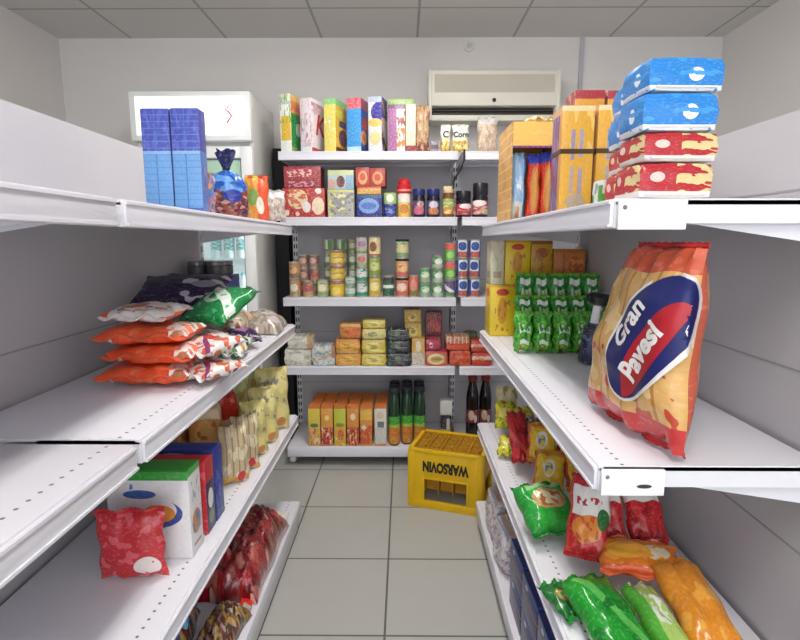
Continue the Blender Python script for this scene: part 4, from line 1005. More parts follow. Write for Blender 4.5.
obj('tie', lathe_me([(.011, 0), (.0135, .004), (.0135, .01), (.011, .014)], plain('tie_navy', '#12183f', .4), 20), t, (0, 0, (zt - zs) * .72))
D, zt = onX(256, 175, -.575)
bag('snack_packet', 'small orange and yellow packet right of the tied blue bag', 'packet', .088, zt - zs, .045, pack('orpk', '#e58a2e', ('bar', .52, 1, '#e0562e'), ('blobin', 5, .53, 3, 0, .55, 0, 1, '#c9b04a'), ('ell', .3, .55, .22, .2, '#7fa04a'), ('ell', .62, .35, .16, .2, '#f0e6d8')), (-.575, D, zs + EPS), (0, 0, .25), seed=33, seals=(1, 0))
D, zt = onX(274, 190, -.575)
bag('nut_bag', 'small clear bag of pale grey nuts at the far end of the upper left shelf', 'bag of nuts', .10, zt - zs, .05, pack('greyb', '#b3a59c', ('cells', 12, ['#b8aaa0', '#a6968c', '#c6b9b0', '#9a8a82']), ('band', .75, 1, '#c4c0c0'), rough=.2), (-.572, D - .02, zs + EPS), (radians(-14), 0, .3), seed=34, seals=(1, 0))

# ------------------------------------------------------------------ left, second shelf
zs = ZL[1]
cb_ = pack('trayb', '#2444a8', ('ell', .25, .7, .12, .12, '#7fa4dc'), ('blobin', 6, .55, 3, 0, 1, .3, .9, '#3a62c4'), ('band', .9, 1, '#31509c'))
box_thing('blue_carton', 'large blue carton at the back of the left middle shelf', 'carton', .172, .22, .234, [cb_, cb_, cb_], (-.822, 2.19, zs + EPS), 0, None, [('top_tape', box_me('top_tape', -.02, .02, -.11, .11, 0, .0012, plain('tape_blue', '#3d5cb0', .3)), (0, 0, .234))])
first = None
for k, (y, x, w_) in enumerate(((2.13, -.778, 'front right'), (2.13, -.856, 'front left'), (2.215, -.772, 'back right'), (2.22, -.85, 'back left'))):
    lb = 'dark grey jar on the blue carton, %s one' % w_
    L_ = (x, y, zs + .2366)
    if first is None:
        first = thing('spread_jar', lb, 'jar', L_, group='dark jars on the blue carton')
        obj('jar_body', lathe_me([(.032, 0), (.036, .004), (.036, .038), (.032, .042)], plain('jar_greyd', '#55565a', .25), 20), first)
        obj('lid', lathe_me([(.033, .041), (.036, .043), (.036, .056), (.033, .058)], plain('jar_lid_gr', '#77787c', .3, .3), 20), first)
    else: dup(first, lb, L_)
G6 = 'crisp bags on the left middle shelf'
orb = pack('crispO', '#e8542a', ('rect', .76, 1, 0, 1, '#e6e0de'), ('blobin', 6, .55, 3, .72, 1, 0, 1, '#b06a4a'), ('blobin', 6, .6, 9, .7, 1, 0, 1, '#d9482c'), ('blob', 4, .63, 5, '#f07a4c'), rough=.28)
wha = pack('crispW', '#e6e1dd', ('ell', .35, .45, .2, .2, '#b5683a'), ('blobin', 5, .56, 4, .2, .9, .1, .9, '#d58a64'), ('rect', 0, .12, 0, 1, '#e8643a'), ('blob', 6, .64, 11, '#7a5a70'), rough=.28)
osl = plain('seal_orange', '#e2623a', .3); wsl = plain('seal_white', '#e3dfdd', .3)
for k, (dx, dy, a, wds) in enumerate(((0, 0, .04, 'bottom'), (.010, .012, -.06, 'second from bottom'), (-.006, .022, .08, 'third from bottom'))):
    l, r = lie(-.672 + dx, 1.255 + dy, zs + .001 + k * .050, .052, a, radians(0))
    bag('crisp_bag', 'bright orange crisp bag with white end, %s of the orange pile' % wds, 'crisp bag', .235, .20, .052, orb, l, r, G6, 40 + k, sealmat=osl, wr=.8, pw=.34)
l, r = lie(-.700, 1.29, zs + .156, .042, -.06, radians(4))
bag('crisp_bag', 'white crisp bag with brown picture lying on top of the orange pile', 'crisp bag', .18, .17, .042, wha, l, r, G6, 44, sealmat=wsl, pw=.38, wr=1.0)
grb = pack('crispG', '#1f8a4a', ('ell', .4, .55, .22, .2, '#bfe0c4'), ('ell', .4, .55, .12, .1, '#2a8f4e'), ('diag', .8, .9, 1.15, '#e3ede2'), ('blob', 5, .6, 5, '#5ab878'), ('band', .85, 1, '#176a3a'), rough=.25)
pub = pack('crispP', '#2a1d44', ('blobin', 4, .56, 3, .5, 1, 0, 1, '#c3b9c8'), ('blob', 5, .63, 8, '#5a4a78'), ('ell', .75, .5, .14, .14, '#8f8a9c'), rough=.25)
grs = pack('crispS', '#dfe3da', ('diag', .9, .25, .42, '#2c7a48'), ('diag', .9, .6, .75, '#3a8a4c'), ('diag', .9, .95, 1.08, '#d08a4a'), ('diag', .9, 1.3, 1.5, '#2a5a40'), ('blob', 5, .62, 5, '#b9c8b4'), rough=.25)
tnb = pack('crispT', '#cdb79f', ('diag', .5, .4, .6, '#e0dad0'), ('blob', 4, .56, 3, '#b07a56'), ('diag', .5, .8, .95, '#8fa48a'), rough=.28)
rwb = pack('crispR', '#e3dedc', ('blob', 4, .55, 3, '#d5684c'), ('diag', .7, .7, .82, '#8a3a6a'), ('blob', 5, .6, 8, '#a87a5a'), ('ell', .5, .5, .2, .12, '#cf3a3a'), rough=.25)
l, r = lie(-.700, 1.49, zs + .002, .085, .05, 0)
bag('crisp_bag', 'white and tan crisp bag lying under the green bag', 'crisp bag', .23, .25, .085, wha, l, r, G6, 45, pw=.36, sealmat=wsl)
l, r = lie(-.574, 1.30, zs + .002, .04, -.55, radians(3))
bag('crisp_bag', 'white crisp bag with red print beside the orange pile, lower one', 'crisp bag', .13, .17, .04, rwb, l, r, G6, 51, sealmat=wsl, pw=.4)
l, r = lie(-.588, 1.345, zs + .052, .045, -.6, radians(8))
bag('crisp_bag', 'white crisp bag with red print beside the orange pile, upper one', 'crisp bag', .14, .16, .045, rwb, l, r, G6, 52, sealmat=wsl, pw=.4)
l, r = lie(-.615, 1.515, zs + .096, .06, -.35, radians(24))
bag('crisp_bag', 'green crisp bag with white circle in the middle of the left shelf', 'crisp bag', .17, .22, .06, grb, l, r, G6, 46, sealmat=plain('seal_green', '#1c7a42', .3), pw=.4)
l, r = lie(-.745, 1.655, zs + .135, .055, .08, radians(26))
bag('crisp_bag', 'dark purple crisp bag lying across the pile before the blue carton', 'crisp bag', .30, .20, .055, pub, l, r, G6, 47, sealmat=plain('seal_purple', '#241a3a', .3), pw=.38)
l, r = lie(-.541, 1.53, zs + .002, .05, .12, radians(4))
bag('crisp_bag', 'white crisp bag with slanting green stripes at the front edge', 'crisp bag', .10, .20, .05, grs, l, r, G6, 48, sealmat=wsl, pw=.4)
l, r = lie(-.545, 1.755, zs + .002, .05, .5, radians(6))
bag('crisp_bag', 'small dark purple crisp bag with pink mark by the front edge', 'crisp bag', .11, .15, .05, pack('crispQ', '#3a1d4c', ('ell', .45, .5, .22, .2, '#b85a9c'), ('blob', 5, .6, 3, '#8f86a0'), rough=.25), l, r, G6, 49)
l, r = lie(-.685, 1.86, zs + .002, .09, -.1, radians(10))
bag('crisp_bag', 'tan and white striped crisp bag beyond the green bag', 'crisp bag', .17, .18, .09, tnb, l, r, G6, 50)
t = thing('lentil_sack', 'clear grey-brown bag of lentils at the far end of the left middle shelf', 'bag of lentils', (-.612, 2.17, zs + .001), (0, 0, .1))
obj('sack', lumpy_me(.19, .26, .085, pack('lens', '#a39488', ('cells', 16, ['#a89888', '#95867c', '#b8a898', '#8a7c74', '#b3a49a']), ('blob', 3, .58, 3, '#bdb6b4'), rough=.2), 3, 4, .2), t)
obj('seal', seal_me(.17, .025, plain('clear_seal', '#b8b4b4', .15), True), t, (-.0, .126, .012), (radians(-80), 0, 0))

# ------------------------------------------------------------------ left, third shelf
zs = ZL[2]; G7 = 'boxes on the lower left shelf'
whF = pack('cerLf', '#e9e7ea', ('band', .9, 1, '#2f9a2f'), ('ell', .55, .52, .36, .17, '#39529c'), ('ell', .5, .56, .34, .16, '#e9e7ea'), ('ell', .62, .52, .2, .1, '#e2963a'), ('ell', .56, .5, .1, .07, '#cf6c2a'), ('ell', .4, .74, .2, .05, '#3f66b0'), ('blobin', 6, .6, 3, .05, .5, .62, .86, '#6a86c0'))
whS = pack('cerLs', '#e4e2e4', ('band', .93, 1, '#58a858'), ('ell', .5, .36, .36, .14, '#c48a4a'), ('blobin', 6, .55, 6, .1, .9, .25, .5, '#6f6a9c'), ('blobin', 7, .57, 2, .15, .85, .6, .85, '#a9b0c0'), ('rect', .2, .8, .1, .13, '#b9685c'))
wt_ = plain('cerLt', '#3fa33a')
side_box('cereal_box', 'white cereal box with green top band and orange fruit picture', 'cereal box', 190, 520, 473, -.545, .21, .075, zs, [whF, whS, wt_], group=G7, flapm=wt_)
side_box('cereal_box', 'red-topped cereal box between the white and the blue ones', 'cereal box', 205, 480, 464, -.545, .21, .06, zs,
    [pack('cerRf', '#c62430', ('blobin', 6, .6, 3, 0, 1, 0, 1, '#d9586a')), pack('cerRs', '#b72a34', ('band', 0, .7, '#2f2a5a'), ('ell', .5, .45, .3, .14, '#e6e4e4'), ('ell', .5, .2, .3, .1, '#6f8a5c')), plain('cerRt', '#d03036')], group=G7, flapm=plain('cerRt', '#d03036'))
side_box('cereal_box', 'dark blue cereal box with pale oval, farthest of the three standing in line', 'cereal box', 214, 470, 452, -.545, .21, .065, zs,
    [pack('cerBf', '#1f2f7c', ('ell', .45, .93, .22, .035, '#c9cfe6'), ('ell', .45, .8, .3, .1, '#4a62b4')), pack('cerBs', '#23338c', ('blobin', 5, .56, 3, 0, 1, 0, .7, '#4f6ac0'), ('band', 0, .05, '#16235c')), plain('cerBt', '#2a3a98')], group=G7, flapm=plain('cerBt', '#2a3a98'))
D, zt = onX(165, 506, -.575)
bag('rusk_bag', 'red pouch with white disc at the near left of the lower shelf', 'pouch', .16, zt - zs, .05, pack('ruskr', '#c9323a', ('ell', .75, .22, .2, .14, '#f0e4e0'), ('blob', 5, .58, 3, '#e0606a'), rough=.25), (-.655, 1.14, zs + EPS), (0, 0, .1), seed=60, seals=(1, 0), sealmat=plain('seal_red', '#c4303a', .3))
bunm = pack('bun', '#c98a3c', ('ell', .5, .5, .36, .34, '#dca45a'), ('blob', 5, .6, 3, '#a8662a'), ('band', .85, 1, '#d9c09a'), rough=.3)
first = None
for k, (x, y, w_) in enumerate(((-.805, 1.68, 'left one'), (-.692, 1.72, 'right one'))):
    lb = 'round golden bun pack behind the dark blue box, %s' % w_
    if first is None:
        first = thing('bun_pack', lb, 'bun pack', (x, y, zs + EPS), group='bun packs'); obj('pack', soft_me(.105, .10, .25, bunm, 61, .5, .06, 8), first)
        obj('neck_clip', multi_me('neck_clip', [(-.012, .012, -.006, .006, .243, .26)], plain('clip_red', '#c9342c', .4), .002), first)
    else: dup(first, lb, (x, y, zs + EPS), (0, 0, .3))
t = thing('sauce_pouch', 'bright red pack standing behind the wafer pack on the lower left shelf', 'pack', (-.690, 1.89, zs + EPS), (0, 0, .4)); obj('pack', soft_me(.10, .09, .235, pack('redsp', '#c8281e', ('blob', 4, .58, 3, '#e0503c'), ('band', .5, .62, '#d9c0b0'), rough=.3), 62, .3, .05, 8), t)
obj('folded_end', multi_me('folded_end', [(-.04, .04, -.004, .004, .232, .25)], plain('seal_red', '#c4303a', .3), .001), t)
wafm = pack('wafer', '#cdb98e', ('stripes', 5, .25, '#8f7a86'), ('blob', 4, .55, 3, '#e3d8b8'), ('stripes', 5, .1, '#b98a4a'), ('band', 0, .12, '#d9a84a'), ('ell', .7, .12, .14, .1, '#cf2f2f'), rough=.28)
for k, (x, y, w_) in enumerate(((-.572, 1.64, 'nearer one'), (-.566, 1.74, 'farther one'))):
    bag('wafer_pack', 'striped cream wafer pack at the front of the lower left shelf, %s' % w_, 'wafer pack', .10, .205, .045, wafm, (x, y, zs + EPS), (0, 0, .55), 'wafer packs', 63 + k, seals=(1, 0))
crm = pack('pastaC', '#e0d48e', ('blob', 4, .56, 3, '#cfc078'), ('blobin', 6, .6, 8, .1, .9, .4, .9, '#8f8a7c'), ('ell', .5, .25, .3, .14, '#ecd98a'), ('ell', .7, .12, .15, .08, '#d08a4a'), rough=.28)
crg = pack('pastaG', '#dcd6a0', ('band', .78, 1, '#b9cf8a'), ('blob', 5, .57, 6, '#c2ad62'), ('ell', .4, .86, .15, .06, '#3f8f3a'), rough=.28)
for k, (x, y, h, w, m, a, lb) in enumerate(((-.566, 1.86, .215, .10, crm, .6, 'cream pasta bag next to the wafer packs'), (-.560, 1.98, .235, .115, crm, .6, 'cream pasta bag second from the far end of the lower left shelf'),
        (-.560, 2.13, .275, .14, crm, .5, 'tall cream pasta bag at the far end of the lower left shelf'), (-.70, 2.02, .27, .13, crg, .35, 'cream and green pasta bag standing in the back row'), (-.70, 2.20, .28, .13, crg, .3, 'cream and green pasta bag at the far end of the back row'))):
    bag('pasta_bag', lb, 'bag of pasta', w, h, .06, m, (x, y, zs + EPS), (radians(-4), 0, a), 'pasta bags on the lower left shelf', 66 + k, seals=(1, 0))

# ------------------------------------------------------------------ left, base shelf
zs = ZL0
t = thing('sweet_sack', 'large glossy red bag of wrapped sweets on the left base shelf', 'bag of sweets', (-.618, 1.865, zs + .001), (0, 0, .0))
obj('sack', lumpy_me(.215, .50, .17, pack('foilr', '#a80f1a', ('cells', 9, ['#8f101a', '#6a0a14', '#a81a24', '#7c1420', '#9c2a32', '#b8584c']), ('blob', 6, .66, 3, '#e0a090'), rough=.12, coat=.6, bump=.6), 8, 6, .24, 60), t)
obj('clear_end', seal_me(.20, .06, plain('clear_film', '#c9c4bc', .12), True, 0, 10), t, (0, .245, .014), (radians(-62), 0, 0))
obj('red_tag', multi_me('red_tag', [(-.02, .02, -.03, .03, 0, .004)], plain('tag_red', '#d8281e', .35), .001), t, (.075, -.262, .012), (0, .2, .2))
tof = pack('toffee', '#6a4030', ('cells', 10, ['#5a3428', '#8f6a3c', '#3f2a2a', '#a8823c', '#6f3a34', '#b0a08a']), rough=.18)
mxd = pack('mixs', '#8a6a50', ('cells', 9, ['#7a5238', '#c2a03a', '#4a4a6a', '#b08a70', '#8f3c34', '#c9c0b8']), rough=.18)
nut = pack('nuts', '#bfa682', ('cells', 12, ['#c9b08a', '#a88a62', '#d9c8a8', '#b89a6a', '#8f7452', '#e0d6c4']), rough=.2)
for k, (x, y, w, d, h, m, a, nm, lb, ct) in enumerate(((-.745, 1.46, .15, .22, .11, mxd, .2, 'toffee_bag', 'clear bag of mixed brown and yellow toffees behind the red sack', 'bag of toffees'),
        (-.580, 1.475, .11, .19, .09, tof, -.15, 'toffee_bag', 'clear bag of dark toffees just before the red sack', 'bag of toffees'),
        (-.585, 1.215, .15, .22, .085, nut, .1, 'nut_bag', 'clear bag of pale mixed nuts at the front of the left base shelf', 'bag of nuts'),
        (-.745, 1.205, .14, .24, .10, nut, -.1, 'nut_bag', 'clear bag of pale mixed nuts farther in on the left base shelf', 'bag of nuts'))):
    t = thing(nm, lb, ct, (x, y, zs + .001), (0, 0, a), 'clear bags on the left base shelf')
    obj('sack', lumpy_me(w, d, h, m, 20 + k, 6, .35, 30), t)
    obj('seal', seal_me(w * .85, .03, plain('clear_film2', '#b5b0aa', .12), True, 0, 9), t, (0, d * .48, .012), (radians(-70), 0, 0))
l, r = lie(-.672, 1.335, zs + .10, .05, .3, radians(4))
bag('wipes_pack', 'sky blue pack lying between the clear bags on the left base shelf', 'pack', .085, .13, .045, pack('skyb', '#2f8fcf', ('blob', 4, .56, 3, '#7fc0e6')), l, r, None, 71)

# ------------------------------------------------------------------ right, top shelf
zs = ZR[0]
TANC = pack('dispF', '#ecbc5c', ('blob', 4, .58, 3, '#e9c06a')); TANS = pack('dispS', '#c99a55', ('blobin', 5, .55, 3, 0, 1, 0, 1, '#b5834a'), ('lines', 9, .15, '#d9b878'))
Yd = 2.0; zt = H - Yd * tan(TH + atan((122 - CY) / F)); h = zt - zs; w = .185; d = .27; xc = .402 + w / 2
t = thing('display_carton', 'yellow-tan open display carton at the far end of the upper right shelf', 'carton', (xc, Yd + d / 2, zs + EPS))
obj('side_panel', carton_me(.004, d, h, TANS, 0), t, (-w / 2 + .002, 0, 0)); obj('side_panel', carton_me(.004, d, h, TANS, 0), t, (w / 2 - .002, 0, 0))
obj('back_panel', carton_me(w - .009, .004, h, TANC, 0), t, (0, d / 2 - .002, 0))
obj('header', carton_me(w - .009, .004, h * .235, TANC, 0), t, (0, -d / 2 + .002, h * .765))
obj('top_panel', carton_me(w - .009, d - .009, .004, TANC, 0), t, (0, 0, h - .005)); obj('bottom_panel', carton_me(w - .009, d - .009, .003, TANC, 0), t)
obj('header_trim', carton_me(w - .009, .003, .012, pack('dispT', '#b03a5a', ('stripes', 9, .5, '#3a3a98')), 0), t, (0, -d / 2 + .002, h * .745))
lbm = pack('ricep', '#8fb8e0', ('blob', 4, .56, 3, '#b8d4ee'), ('rect', .1, .8, 0, .28, '#cfdbd8'), ('rect', .3, .6, .02, .2, '#c9a88a'), ('rect', .35, .65, .48, .54, '#e6eef6'), ('bar', .85, 1, '#3a62b4'), rough=.25)
hp = h * .70
bag('rice_pack', 'light blue pack standing in the display carton, leftmost', 'pack', .058, hp, .045, lbm, (xc - .056, Yd + .05, zs + .0065), (0, 0, 0), 'packs in the display carton', 81, seals=(1, 0))
spm = pack('spagR', '#cf2f22', ('ell', .5, .46, .30, .38, '#c8823a'), ('stripes', 7, .12, '#b5682c'), ('band', .88, 1, '#3a46b0'), ('band', 0, .08, '#c23a3a'), ('ell', .5, .46, .14, .3, '#d09a4c'), rough=.25)
for k, (dx, w_, dz) in enumerate(((.004, 'left one', 0), (.056, 'right one', .008))):
    bag('spaghetti_pack', 'red spaghetti pack with tan window in the display carton, %s' % w_, 'spaghetti pack', .052, hp - .004 + dz, .042, spm, (xc + dx, Yd + .048 + .004 * k, zs + .0065), (0, 0, 0), 'packs in the display carton', 82 + k, seals=(1, 0))
l, r = lie(xc + .045, Yd + .07, zt + .003, .04, .1, 0)
bag('pasta_bag', 'flat tan bag of pasta lying on top of the display carton', 'bag of pasta', .12, .16, .04, pack('tanbag', '#c4ae88', ('cells', 12, ['#c9b48e', '#b59e78', '#d4c4a4'])), l, r, None, 84)
yf = pack('pyF', '#e6ad3a', ('blobin', 4, .56, 3, 0, 1, .6, 1, '#efc66c'), ('rect', .3, .42, .5, .78, '#9a8fb0'), ('rect', .55, .68, .52, .78, '#b0a4b8'), ('rect', .3, .42, .18, .44, '#b8a4a8'), ('rect', .55, .68, .16, .42, '#a89cb4'), ('ell', .5, .1, .3, .08, '#b9a890'), ('band', .95, 1, '#efd9a8'), rough=.3)
ys = pack('pyS', '#4f4a8a', ('stripes', 4, .38, '#c24a4a'), ('blobin', 6, .56, 3, 0, 1, 0, 1, '#8f86b4'), ('bar', .75, 1, '#d99a4a'), ('band', .93, 1, '#d9a878'), rough=.3)
yt_ = plain('pyT', '#e2b668'); STR = plain('strap_dark', '#4a3410', .4)
def strap(w, d, h):
    e = .0014
    return ('strap', multi_me('strap', [(-w / 2 - e, w / 2 + e, -d / 2 - e, -d / 2, h * .555, h * .60), (-w / 2 - e, w / 2 + e, d / 2, d / 2 + e, h * .555, h * .60), (-w / 2 - e, -w / 2, -d / 2, d / 2, h * .555, h * .60), (w / 2, w / 2 + e, -d / 2, d / 2, h * .555, h * .60)], STR), (0, 0, 0))
w, d = .082, .085
D, _ = onX(560, 160, .395); zt = H - D * tan(TH + atan((106 - CY) / F)); h = zt - zs
b0, D, h = side_box('lasagne_pack', 'tall yellow strapped pasta pack nearest the aisle on the upper right shelf', 'pasta pack', 560, 160, 106, .395, w, d, zs, [yf, ys, yt_], False, 'tall yellow pasta packs', None, [strap(w, d, h)])
dup(b0, 'tall yellow strapped pasta pack right of the aisle-side one', (b0.location.x + .088, b0.location.y - .006, zs + EPS))
rdT = plain('red_top', '#9c3440')
b1, *_ = side_box('spice_carton', 'dark red-topped carton behind the aisle-side yellow pack', 'carton', 556, 150, 98, .43, .08, .08, zs, [pack('rtF', '#d9a040', ('band', .93, 1, '#a83440')), pack('rtS', '#8f3a44', ('blobin', 5, .55, 3, 0, 1, 0, 1, '#c28a6a')), rdT], False, 'red-topped cartons', rdT)
b1.location = (.492, b0.location.y + .088, zs + EPS)
dup(b1, 'dark red-topped carton behind the right yellow pack', (.58, b0.location.y + .092, zs + EPS))
D, zt = onX(590, 192, .46)
soft_t = thing('tea_packet', 'small white and green packet before the tall yellow packs', 'packet', (.487, 1.20, zs + EPS), (0, 0, .1)); obj('pack', soft_me(.105, .05, .062, pack('gwp', '#d9dbd4', ('rect', .62, 1, 0, .8, '#4f9a3a'), ('rect', 0, .25, 0, .5, '#4a9a44'), ('ell', .4, .7, .16, .2, '#8f949c'), rough=.3), 86, .2, .04, 8), soft_t)
obj('folded_end', multi_me('folded_end', [(-.04, .04, -.027, -.0245, .028, .032)], plain('fold_grey', '#c9ccc6', .4)), soft_t)
blp = pack('bluP', '#2380cf', ('band', 0, .16, '#e3e9ee'), ('ell', .62, .5, .1, .2, '#e6ecf0'), ('blob', 4, .6, 3, '#3a97de'), rough=.25)
rdp = pack('redP', '#b4202c', ('band', 0, .2, '#e9e2de'), ('blobin', 4, .5, 3, .5, 1, .2, 1, '#d9c88f'), ('ell', .25, .6, .1, .14, '#e6c8c0'), rough=.25)
G8 = 'multipacks at the near end of the upper right shelf'
for col, (x, y, w, d, wds) in enumerate(((.428, 1.035, .10, .10, 'far'), (.402, .915, .13, .105, 'near'))):
    z = zs + EPS
    for k, (hh, m, cw_) in enumerate(((.062, rdp, 'red and white multipack, lowest'), (.050, rdp, 'red and white multipack, second'), (.064, blp, 'bright blue multipack, third'), (.056, blp, 'bright blue multipack, topmost'))):
        t = thing('multipack', '%s of the %s pile by the shelf end, upper right' % (cw_, wds), 'multipack', (x + w / 2 + (.004 if k % 2 else 0), y + d / 2, z), (0, 0, R.uniform(-.05, .05)), G8)
        obj('pack', soft_me(w, d, hh - .002, m, 90 + k + col * 7, .28, .05, 8), t)
        obj('film_seam', multi_me('film_seam', [(-w * .4, w * .4, -d / 2 - .002, -d / 2 + .002, hh * .10, hh * .15)], wsl), t)
        z += hh
# ------------------------------------------------------------------ right, second shelf
zs = ZR[1]; G9 = 'yellow boxes at the far end of the right middle shelf'
ybF = pack('ybF', '#e9c71e', ('ell', .5, .5, .2, .26, '#d99a2c'), ('ell', .5, .86, .26, .07, '#cf3a2c'), ('blobin', 6, .58, 3, .2, .8, .1, .8, '#b97a2c'), ('band', .96, 1, '#d9a02c'))
ybS = pack('ybS', '#dfc02a', ('ell', .5, .84, .34, .09, '#cf4a34'), ('blobin', 5, .57, 8, .15, .85, .15, .7, '#c28a34')); ybT = plain('ybT', '#d9b42a')
beF = pack('beF', '#d6cbb0', ('blobin', 5, .57, 3, 0, 1, 0, 1, '#b9c4a0'), ('rect', .2, .8, .15, .3, '#b09a80'))
amF = pack('amF', '#cf9a24', ('ell', .5, .72, .3, .12, '#a85a2c'), ('blobin', 5, .55, 3, 0, 1, 0, .8, '#b57a28'), ('band', .92, 1, '#8f5a2a'))
ogF = pack('ogF', '#d07a34', ('rect', .28, .34, 0, 1, '#b5602c'), ('ell', .68, .5, .2, .3, '#c9622c'), ('blobin', 6, .55, 3, .4, .95, .2, .8, '#e0984a'), ('band', .9, 1, '#b9702f'))
LOW = [(.372, .478, 'at the aisle end of the lower row'), (.483, .585, 'second from the aisle in the lower row'), (.590, .685, 'third from the aisle in the lower row'), (.690, .774, 'at the back of the lower row')]
for x0_, x1_, wd in LOW:
    box_thing('corn_flour_box', 'yellow box with red emblem %s' % wd, 'box', x1_ - x0_, .13, .222, [ybF, ybS, ybT], ((x0_ + x1_) / 2, 2.275, zs + EPS), 0, G9, [flap(x1_ - x0_, .13, .222, ybT)])
for x0_, x1_, hh, m, lb in ((.372, .428, .185, beF, 'tall beige box standing on the yellow boxes at the aisle end'), (.432, .538, .186, ybF, 'bright yellow box in the upper row next to the beige box'), (.542, .632, .186, amF, 'amber box in the upper row right of the bright yellow box'), (.640, .774, .150, ogF, 'flat orange box farthest from the aisle in the upper row')):
    box_thing('starch_box', lb, 'box', x1_ - x0_, .12, hh, [m, beF if m is beF else ybS, ybT], ((x0_ + x1_) / 2, 2.275, zs + EPS + .2245), 0, 'boxes of the upper row', [flap(x1_ - x0_, .12, hh, ybT)])
GP = pack('gpouch', '#46a52a', ('blobin', 5, .54, 3, 0, 1, .3, 1, '#2c7a24'), ('blobin', 6, .6, 8, 0, 1, .1, .8, '#9acb4a'), ('blobin', 7, .5, 21, .2, .8, .52, .70, '#cfe3cc'), ('rect', .28, .74, .2, .31, '#d5e3d0'), ('blobin', 6, .6, 11, 0, 1, 0, .2, '#c9602c'), ('band', .93, 1, '#5fae4a'), rough=.22)
GP2 = pack('gpouch2', '#2f8a30', ('blobin', 5, .52, 3, 0, 1, 0, .8, '#55b03a'), ('blobin', 6, .6, 8, 0, 1, .1, .9, '#1f6a24'), ('rect', .22, .8, .86, .95, '#dfe6dc'), ('blobin', 7, .52, 31, .2, .8, .5, .8, '#a9cfa4'), ('blobin', 7, .64, 5, 0, 1, 0, .8, '#c9683c'), rough=.22)
GS = plain('seal_lime', '#6fae3c', .3)
rows = [(1.875, .405, .072, 5, .155, GP, 'front row'), (1.955, .425, .068, 5, .205, GP2, 'second row'), (2.045, .445, .066, 5, .285, GP2, 'rear row')]
ORD = ('at the aisle end', 'second from the aisle', 'in the middle', 'second from the inner end', 'at the inner end')
for y, x, dx, n, hh, m, rw in rows:
    first = None
    for k in range(n):
        lb = 'green pouch %s of the %s' % (ORD[k], rw)
        L_ = (x + .035 + k * dx, y + R.uniform(-.006, .006), zs + EPS); Rr = (radians(-3), 0, R.uniform(-.07, .07))
        if first is None: first = bag('green_pouch', lb, 'pouch', .070, hh, .058, m, L_, Rr, 'green pouches on the right middle shelf', 100 + int(y * 10), seals=(1, 0), sealmat=GS, hs=.016, wr=1.0)
        else: dup(first, lb, L_, Rr)
t = thing('brush_bottle', 'dark bottle with white neck and wide black cap beside the green pouches', 'bottle', (.615, 1.70, zs + .006), (0, radians(8), 0))
obj('bottle_body', lathe_me([(.026, 0), (.03, .006), (.03, .115), (.018, .135)], pack('dkbot', '#20243c', ('blob', 5, .6, 3, '#5a6488'), ('ell', .5, .45, .1, .3, '#3a4468'), rough=.25), 20), t)
obj('neck', lathe_me([(.016, .13), (.014, .14), (.013, .19), (.015, .2)], plain('neck_white', '#e3e1e4', .35), 16), t)
obj('cap', lathe_me([(.02, .195), (.038, .205), (.042, .222), (.03, .235), (.01, .238)], plain('cap_blk', '#15151a', .35), 20), t)
# large cracker bag facing the aisle
CR = pack('cracker', '#d8a965', ('stripes', 7, .16, '#b9803f'), ('blobin', 5, .56, 3, 0, 1, .1, 1, '#e6c48a'), ('blobin', 6, .6, 9, 0, 1, 0, .6, '#c04a34'), ('band', 0, .13, '#c23434'), ('band', .88, 1, '#cf5a3a'), ('bar', 0, .05, '#b9543a'), rough=.22)
bw, bh, bt_ = .35, .40, .12
me, pt = pillow_me(bw, bh - .02, bt_, CR, 120, 36, 36, .9, .5)
TAP = lambda z: 1 - .42 * (max(0, z) / bh) ** 1.6
LEAN = lambda z: .085 * (max(0, z) / bh) ** 1.5
for v in me.vertices: v.co.x = v.co.x * TAP(v.co.z) + LEAN(v.co.z)
t = thing('cracker_bag', 'large cracker bag with slanted dark blue emblem on the right middle shelf', 'bag of crackers', (.492, 1.075, zs + .003), (0, 0, radians(-90 + 8)))
obj('pouch', me, t, (0, 0, .012))
sb_ = seal_me(bw * .97, .014, plain('seal_red2', '#bb3338', .3), False, 0, 20); obj('bottom_seal', sb_, t, (0, 0, .021))
obj('top_seal', seal_me(bw * .57, .016, plain('seal_red2', '#bb3338', .3), True, 0, 16), t, (.085, 0, bh - .010))
def drape(me, ox, oz, ang, lift, sx=1, sz=1):
    """lay a flat piece (x, y) on the bag's front"""
    c, s_ = cos(ang), sin(ang)
    b_ = bmesh.new(); b_.from_mesh(me); bmesh.ops.triangulate(b_, faces=b_.faces)
    for _ in range(4):
        es = [e for e in b_.edges if e.calc_length() > .008]
        if es: bmesh.ops.subdivide_edges(b_, edges=es, cuts=1)
        bmesh.ops.triangulate(b_, faces=[f for f in b_.faces if len(f.verts) > 3])
    b_.to_mesh(me); b_.free()
    for v in me.vertices:
        a, b, q = v.co.x * sx, v.co.y * sz, v.co.z
        x, z = ox + a * c - b * s_, oz + a * s_ + b * c
        u = (x - LEAN(z)) / TAP(z) / (bw / 2); vv = z / (bh - .02) * 2 - 1
        u = max(-.98, min(.98, u)); vv = max(-.98, min(.98, vv))
        y = pt((u + 1) / 2 * 36, (vv + 1) / 2 * 36, -1).y
        v.co = (x, y - lift - max(0, q), z + .012)
    return me
def disc(rx, rz, mat, n=14, m=40):
    bm = bmesh.new(); prev = None; c = bm.verts.new((0, 0, 0))
    for k in range(1, n + 1):
        ring = [bm.verts.new((rx * k / n * cos(2 * pi * i / m), rz * k / n * sin(2 * pi * i / m), 0)) for i in range(m)]
        for i in range(m):
            j = (i + 1) % m
            if prev is None: bm.faces.new((c, ring[i], ring[j]))
            else: bm.faces.new((prev[i], ring[i], ring[j], prev[j]))
        prev = ring
    return finish(bm, 'emblem', mat, True, 80)
A_ = radians(56)
